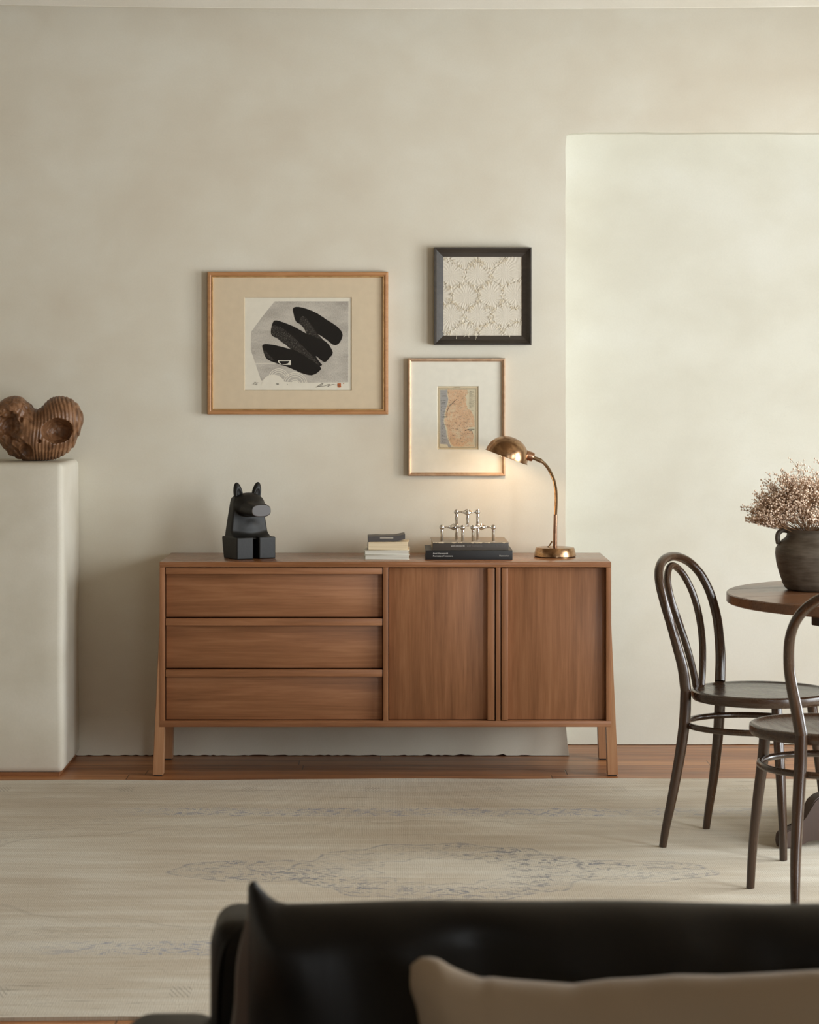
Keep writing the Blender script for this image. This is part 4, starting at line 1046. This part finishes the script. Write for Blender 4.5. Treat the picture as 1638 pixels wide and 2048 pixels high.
# ------------------------------------------------------------------ bentwood chairs
def make_chair(label, loc, rot):
    t = thing('bentwood_chair', label, 'chair', loc, rot, 'dark bentwood chairs at the round table'); t['_o'] = [0, 0, 0]
    SZ = 0.468; RSE = 0.212
    bm = bmesh.new()
    prof = [(0, SZ - 0.022), (RSE - 0.018, SZ - 0.030), (RSE - 0.006, SZ - 0.030), (RSE - 0.001, SZ - 0.024), (RSE, SZ - 0.013), (RSE - 0.001, SZ - 0.004), (RSE - 0.006, SZ), (RSE - 0.014, SZ), (RSE - 0.021, SZ - 0.003), (RSE - 0.04, SZ - 0.005), (0.11, SZ - 0.008), (0.08, SZ - 0.0075), (0, SZ - 0.009)]
    lathe(bm, prof, (0, 0, 0), 72); link_mesh('seat', bm, 'bent_seat', t, 40)
    zs = [(0.0, -0.25, 0.168), (0.06, -0.2405, 0.1655), (0.16, -0.2215, 0.158), (0.28, -0.203, 0.146), (0.38, -0.1925, 0.137), (0.468, -0.190, 0.134), (0.537, -0.194, 0.148), (0.60, -0.205, 0.164), (0.66, -0.218, 0.1755), (0.73, -0.240, 0.1785), (0.785, -0.262, 0.163), (0.825, -0.281, 0.125), (0.848, -0.293, 0.068)]
    R1 = [(x_, y_, z_) for z_, x_, y_ in zs]; top = (-0.297, 0, 0.8555)
    # each rear leg is one bent piece up to the seat; the hoop runs on above it
    for s_ in (-1, 1):
        q = cr([(x_, y_ * s_, z_) for z_, x_, y_ in zs[:6]], 8); rr_ = lerp_list([0.0115, 0.0125, 0.0145, 0.016, 0.0168, 0.0165], 8)
        bm = bmesh.new(); tube(bm, q, rr_, 20); link_mesh('rear_leg', bm, 'bent', t, 60)
    full = [(x_, y_, z_) for z_, x_, y_ in zs[5:]] + [top] + [(x_, -y_, z_) for z_, x_, y_ in zs[5:][::-1]]
    q = cr(full, 10); ra = [0.0165, 0.0160, 0.0150, 0.0142, 0.0137, 0.0135, 0.0135, 0.0137]; ra = ra + [0.0138] + ra[::-1]
    bm = bmesh.new(); tube(bm, q, lerp_list(ra, 10), 20); link_mesh('outer_back_hoop', bm, 'bent', t, 60)
    iz = [(0.462, -0.205, 0.020), (0.52, -0.209, 0.038), (0.59, -0.219, 0.061), (0.662, -0.236, 0.079), (0.73, -0.258, 0.086), (0.782, -0.277, 0.071), (0.815, -0.289, 0.040)]
    inn = [(x_ + 0.001, y_, z_) for z_, x_, y_ in iz] + [(-0.293, 0, 0.828)] + [(x_ + 0.001, -y_, z_) for z_, x_, y_ in iz[::-1]]
    bm = bmesh.new(); tube(bm, cr(inn, 10), 0.0108, 18); link_mesh('inner_back_hoop', bm, 'bent', t, 60)
    for s_ in (-1, 1):
        q = cr([(0.135, 0.178 * s_, 0.0), (0.131, 0.173 * s_, 0.10), (0.120, 0.162 * s_, 0.24), (0.108, 0.150 * s_, 0.36), (0.101, 0.145 * s_, 0.445)], 8)
        bm = bmesh.new(); tube(bm, q, lerp_list([0.0115, 0.0125, 0.0145, 0.0155, 0.0155], 8), 20); link_mesh('front_leg', bm, 'bent', t, 60)
    bm = bmesh.new(); tube(bm, [(0.195 * math.cos(2 * math.pi * k / 64) - 0.035, 0.193 * math.sin(2 * math.pi * k / 64), 0.362) for k in range(64)], 0.0093, 14, closed=True); link_mesh('stretcher_ring', bm, 'bent', t, 60)
    return t
ch1 = make_chair('dark bentwood chair seen side-on, nearest the sideboard, its seat tucked under the table', (1.117, -1.7635, 0.0098), R(-30))
ch2 = copy_tree(ch1); ch2.location = (1.186, -2.475, 0.0098); ch2.rotation_euler = (0, 0, R(97.5))
ch2['label'] = 'dark bentwood chair cut off by the right edge, nearest the black sofa'

# ------------------------------------------------------------------ round table
TC = (1.614, -1.59, 0.0098)
tb = thing('round_table', 'round brown wooden pedestal table at the right edge holding the clay pot', 'table', TC, R(25)); tb['_o'] = [0, 0, 0]
TT = 0.75 - TC[2]; RT = 0.575
bm = bmesh.new(); lathe(bm, [(0, TT - 0.031), (RT - 0.004, TT - 0.031), (RT, TT - 0.028), (RT, TT - 0.003), (RT - 0.003, TT), (0, TT)], (0, 0, 0), 128)
link_mesh('tabletop', bm, 'table', tb, 40)
bm = bmesh.new()
for yy in (-0.36, -0.12, 0.12, 0.36):
    xx = math.sqrt(RT * RT - yy * yy) - 0.004; box(bm, -xx, xx, yy - 0.0007, yy + 0.0007, TT - 0.001, TT + 0.0002)
o = link_mesh('board_joints', bm, 'black_gap', tb)
bm = bmesh.new(); box(bm, -0.36, 0.36, -0.035, 0.035, TT - 0.085, TT - 0.032, 0.004); box(bm, -0.035, 0.035, -0.36, 0.36, TT - 0.084, TT - 0.0325, 0.004); link_mesh('support_beams', bm, 'table_dark', tb, 40)
bm = bmesh.new(); box(bm, -0.075, 0.075, -0.075, 0.075, 0.10, TT - 0.085, 0.006); link_mesh('column', bm, 'table_dark', tb, 40)
def foot(k):
    pf = [(0.065, 0.018), (0.41, 0.018), (0.425, 0.012), (0.44, 0.001), (0.495, 0.001), (0.500, 0.02), (0.497, 0.04), (0.485, 0.052), (0.44, 0.062), (0.415, 0.085), (0.385, 0.135), (0.365, 0.148), (0.33, 0.157), (0.2, 0.17), (0.065, 0.20)]
    bm = bmesh.new(); prism(bm, pf, -0.022, 0.022); bmesh.ops.bevel(bm, geom=[e for e in bm.edges if abs(e.verts[0].co.y - e.verts[1].co.y) < 1e-5], offset=0.003, segments=2, affect='EDGES')
    bmesh.ops.rotate(bm, verts=bm.verts, cent=(0, 0, 0), matrix=Matrix.Rotation(k * math.pi / 2, 3, 'Z')); return bm
for k in range(4): link_mesh('foot', foot(k), 'table_dark', tb, 40)

# ------------------------------------------------------------------ clay pot and dried flowers
PO = Vector((1.3375, -1.465, 0.7505)); psc = 1 / 640.0
prof = [(0, 0.0), (58, 0), (62, 1.5), (66, 5), (70, 13), (77, 33), (82.5, 53), (85, 73), (84, 83), (79, 92), (72, 99), (65, 104), (62, 109), (61, 114), (63, 118), (64, 120), (62, 121.5), (57, 120), (55, 113), (57, 106), (72, 96), (78, 75), (72, 40), (55, 8), (0, 8)]
pot = thing('clay_pot', 'dark grey-brown clay pot with small lug handle on the round table', 'pot', PO)
bm = bmesh.new(); lathe(bm, [(r * psc, z * psc) for r, z in prof], PO, 72); link_mesh('body', bm, 'clay', pot, 60)
for a in (180, 0):
    c, s_ = math.cos(R(a)), math.sin(R(a)); hp = [(60, 118), (71, 119), (79, 113), (81, 103), (79, 92)]
    bm = bmesh.new(); q = cr([PO + Vector((r * psc * c, r * psc * s_, z * psc)) for r, z in hp], 6); tube(bm, q, 0.0078, 14)
    for v in bm.verts: v.co.y = PO.y + (v.co.y - PO.y) * 1.5
    link_mesh('handle', bm, 'clay', pot, 60)
fl = thing('dried_flowers', 'spray of dried beige gypsophila standing in the clay pot', 'dried flowers', PO + Vector((0, 0, 0.05)))
rr = random.Random(21); bs_ = bmesh.new(); bb = bmesh.new(); blos = []
def thin(a, b, c, r0, r1): tube(bs_, cr([a, b, c], 3), lerp_list([r0, (r0 + r1) / 2, r1], 3), 4, cap=False)
def branch(p, d, L, lvl):
    if d.z < 0.12: d = Vector((d.x, d.y, abs(d.z) * 0.5 + 0.12)).normalized()
    e = p + d * L; mid = (p + e) / 2 + Vector((rr.uniform(-1, 1), rr.uniform(-1, 1), rr.uniform(-0.5, 1))) * L * 0.06
    thin(p, mid, e, (0.0011, 0.0007, 0.0005, 0.00035)[lvl], (0.0008, 0.0005, 0.00035, 0.0003)[lvl])
    if lvl == 3: blos.append(e); return
    n = (7, 4, 3)[lvl]
    for k in range(n):
        f = rr.uniform(0.62 if lvl == 0 else 0.45, 1.0) if k else 1.0; st = p.lerp(e, f)
        dd = (d + Vector((rr.gauss(0, 1), rr.gauss(0, 1), rr.gauss(0, 1))) * (0.34, 0.5, 0.75)[lvl]).normalized()
        branch(st, dd, L * rr.uniform(0.30, 0.55) if lvl < 2 else rr.uniform(0.008, 0.02), lvl + 1)
for k in range(70):
    az = rr.uniform(0, 2 * math.pi); el = R(rr.choice((rr.uniform(10, 40), rr.uniform(28, 88), rr.uniform(35, 88))))
    if k < 16: az = math.pi + rr.uniform(-0.7, 0.7); el = R(rr.uniform(16, 55)); st = PO + Vector((0.03 * math.cos(az), 0.03 * math.sin(az), 0.165))
    d = Vector((math.cos(az) * math.cos(el), math.sin(az) * math.cos(el), math.sin(el))); b0 = PO + Vector((rr.uniform(-.02, .02), rr.uniform(-.02, .02), 0.05))
    thin(b0, (b0 + st) / 2, st, 0.0012, 0.0011); branch(st, d, rr.uniform(0.07, 0.115) * (1.12 if k < 16 else 1.24), 0)
bmesh.ops.create_icosphere(bb, subdivisions=1, radius=1); bb.verts.ensure_lookup_table()
IV = np.array([v.co[:] for v in bb.verts]); IF = np.array([[v.index for v in f.verts] for f in bb.faces]); bb.free()
PV, PF = [], []
for k, p in enumerate(blos):
    PV.append(IV * rr.uniform(0.0016, 0.0037) + np.array(p[:])); PF.append(IF + k * len(IV))
o = link_mesh('stems', bs_, 'stem', fl); o['kind'] = 'stuff'
o = sdf_part('blossoms', np.concatenate(PV), np.concatenate(PF), 'blossom', fl); o['kind'] = 'stuff'

# ------------------------------------------------------------------ black leather sofa in the foreground
SX0, SX1 = -0.232, 1.95
sf = thing('sofa', 'black leather sofa in the foreground facing the camera', 'sofa', ((SX0 + SX1) / 2, -6.2, 0))
def soft(bm, x0, x1, y0, y1, z0, z1, bev, seg=5, sub=10, amp=0.004, fr=9):
    box(bm, x0, x1, y0, y1, z0, z1, bev, seg)
    bmesh.ops.subdivide_edges(bm, edges=[e for e in bm.edges if e.calc_length() > 0.25], cuts=sub, use_grid_fill=True)
    for v in bm.verts:
        n_ = math.sin(v.co.x * fr + 1.3) * math.sin(v.co.z * fr * 1.3 + v.co.y * 5) ; v.co += Vector((0, amp * n_, amp * 0.7 * n_))
bm = bmesh.new(); soft(bm, SX0, SX1, -5.93, -5.78, 0.12, 0.717, 0.03); link_mesh('back_frame', bm, 'leather', sf, 50)
bm = bmesh.new(); zz_ = 0.722; q = [(SX0 + 0.016, -5.925, 0.2), (SX0 + 0.012, -5.925, 0.55), (SX0 + 0.016, -5.927, 0.67), (SX0 + 0.034, -5.92, 0.705), (SX0 + 0.06, -5.90, 0.716)]
tube(bm, cr(q, 6), 0.0035, 10); link_mesh('piping', bm, 'leather', sf, 50)
bm = bmesh.new(); soft(bm, SX0 - 0.124, SX0 + 0.02, -6.72, -5.79, 0.12, 0.580, 0.046, 7); link_mesh('arm', bm, 'leather', sf, 50)
bm = bmesh.new(); soft(bm, SX1 + 0.003, SX1 + 0.122, -6.72, -5.79, 0.12, 0.580, 0.046, 7); link_mesh('arm', bm, 'leather', sf, 50)
bm = bmesh.new(); box(bm, SX0 - 0.0055, SX0 + 0.0015, -5.96, -5.942, 0.45, 0.590, 0.0015); o = link_mesh('strap_tab', bm, 'leather_edge', sf, 40); o['label'] = 'brown raw leather edge tab'
bm = bmesh.new(); soft(bm, SX0, SX1, -6.74, -5.94, 0.12, 0.30, 0.03); link_mesh('seat_base', bm, 'leather', sf, 50)
bm = bmesh.new(); soft(bm, SX0 + 0.003, SX1 - 0.003, -6.76, -5.95, 0.302, 0.42, 0.04); link_mesh('seat_cushion', bm, 'leather', sf, 50)
for xx in (SX0, SX1 - 0.06):
    for yy in (-6.70, -5.86):
        bm = bmesh.new(); box(bm, xx, xx + 0.06, yy, yy + 0.06, 0, 0.122, 0.004); link_mesh('leg', bm, 'table_dark', sf, 40)

def pillow(name, label, cat, x0, x1, z0, z1, yc, thick, mat, topf, leftf, lean=0.0, nx=90, nz=46, ear=None, wr=0.006, seed=1, pw=3.0):
    rr = random.Random(seed); ph = [rr.uniform(0, 6.28) for _ in range(10)]
    bm = bmesh.new(); F_, B_ = [], []
    for i in range(nx + 1):
        u = -1 + 2 * i / nx; u = math.copysign(1 - (1 - abs(u)) ** 1.5, u); fr_, br_ = [], []
        for j in range(nz + 1):
            v = -1 + 2 * j / nz; v = math.copysign(1 - (1 - abs(v)) ** 1.5, v)
            xx = x0 + (x1 - x0) * (u + 1) / 2; kz = (v + 1) / 2; ku = (u + 1) / 2
            zt = z1 + topf(xx) ; zz = z0 + (zt - z0) * kz; xl = leftf(kz) * (1 - ku) ** 6; xx2 = xx + xl
            T_ = thick * max(0, (1 - abs(u) ** (pw * 4)) * (1 - abs(v) ** pw)) ** 0.5
            e = min(1 - abs(v), (1 - abs(u)) * 2)
            wk = wr * (math.sin(xx * 17 + ph[0] + 2 * math.sin(zz * 9 + ph[1])) * 0.6 + 0.5 * math.sin(xx * 37 + zz * 15 + ph[2]) + 0.4 * math.sin(xx * 9 - zz * 31 + ph[3])) * min(1, (1 - abs(v)) * 4) * min(1, (1 - abs(u)) * 30)
            dz = 0
            yy = yc + lean * (zz - z0)
            fr_.append(bm.verts.new((xx2, yy - T_ - wk, zz))); br_.append(fr_[-1] if (i in (0, nx) or j in (0, nz)) else bm.verts.new((xx2, yy + T_ * 0.8, zz)))
        F_.append(fr_); B_.append(br_)
    for i in range(nx):
        for j in range(nz):
            bm.faces.new((F_[i][j], F_[i + 1][j], F_[i + 1][j + 1], F_[i][j + 1]))
            q = [B_[i][j], B_[i][j + 1], B_[i + 1][j + 1], B_[i + 1][j]]
            if len(set(q)) == 4 and not set(q) == {F_[i][j], F_[i + 1][j], F_[i + 1][j + 1], F_[i][j + 1]}: bm.faces.new(q)
    return bm
Yb = -6.06; kb = sc_at(Yb)
def topb(x):
    d = x - (497 - CX) / kb
    return (0.031 * max(0, 1 - d / 0.040) ** 1.8 if d > 0 else 0.031 * max(0, 1 + d / 0.02)) + 0.0016 * math.sin(x * 9) + 0.001 * math.sin(x * 23 + 1) - 0.002 * min(1, max(0, (x - 0.1) * 2))
bc = thing('back_cushion', 'black leather sofa back cushion with pointed corner', 'cushion', (0.6, Yb, 0.42))
bm = pillow('c', '', '', (486 - CX) / kb, 1.80, 0.425, CAMZ - (1803 - HY) / kb, Yb, 0.085, 'leather', topb, lambda k: 0.006 * k, wr=0.015, seed=4)
link_mesh('cushion_body', bm, 'leather', bc, 60)
# boxed side panel behind the front face
bm = bmesh.new(); g = []
for k in range(25):
    t = k / 24; zz = 0.43 + (0.755 - 0.43) * t; out_ = (0.022 * math.sin(min(1, (1 - t) * 1.6) * math.pi / 2) + 0.002 * math.sin(t * 17))
    xe = (489 - CX) / kb
    g.append([bm.verts.new((xe + 0.012 + 0 * t, Yb - 0.02, zz)), bm.verts.new((xe - out_ * 0.6, Yb - 0.006, zz)), bm.verts.new((xe - out_, Yb + 0.03, zz)), bm.verts.new((xe - out_ * 0.8, Yb + 0.055, zz)), bm.verts.new((xe + 0.02, Yb + 0.06, zz))])
for a, b in zip(g, g[1:]):
    for k in range(5): bm.faces.new((a[k], a[(k + 1) % 5], b[(k + 1) % 5], b[k]))
bm.faces.new(g[0]); bm.faces.new(g[-1]); o = link_mesh('side_panel', bm, 'leather_edge', bc, 60); o['label'] = 'brownish leather side panel'
Yq = -6.30; kq = sc_at(Yq)
def topq(x):
    p = CX + x * kq
    pts_ = [(815, 1950), (826, 1935), (842, 1922), (862, 1921), (880, 1925), (905, 1941), (935, 1954), (965, 1964), (985, 1962), (1020, 1966), (1060, 1969), (1100, 1972), (1150, 1976), (1175, 1972), (1220, 1966), (1290, 1963), (1360, 1957), (1450, 1958), (1540, 1954), (1638, 1948), (1900, 1945), (2300, 1950)]
    for (a, b), (c, d) in zip(pts_, pts_[1:]):
        if a <= p <= c: return -(b + (d - b) * (p - a) / (c - a) - 1960) / kq
    return 0
tq = thing('throw_pillow', 'taupe velvet throw pillow leaning on the black leather back cushion', 'pillow', (0.4, Yq, 0.42))
bm = pillow('p', '', '', (822 - CX) / kq, 0.82, 0.424, CAMZ - (1960 - HY) / kq, Yq, 0.07, 'linen', topq, lambda k: 0.05 * (1 - k) - 0.004 * math.exp(-((k - 0.93) / 0.05) ** 2), lean=0.05, nx=120, wr=0.008, seed=9)
link_mesh('pillow_body', bm, 'linen', tq, 60)

for o in bpy.data.objects:
    if '_o' in o: del o['_o']
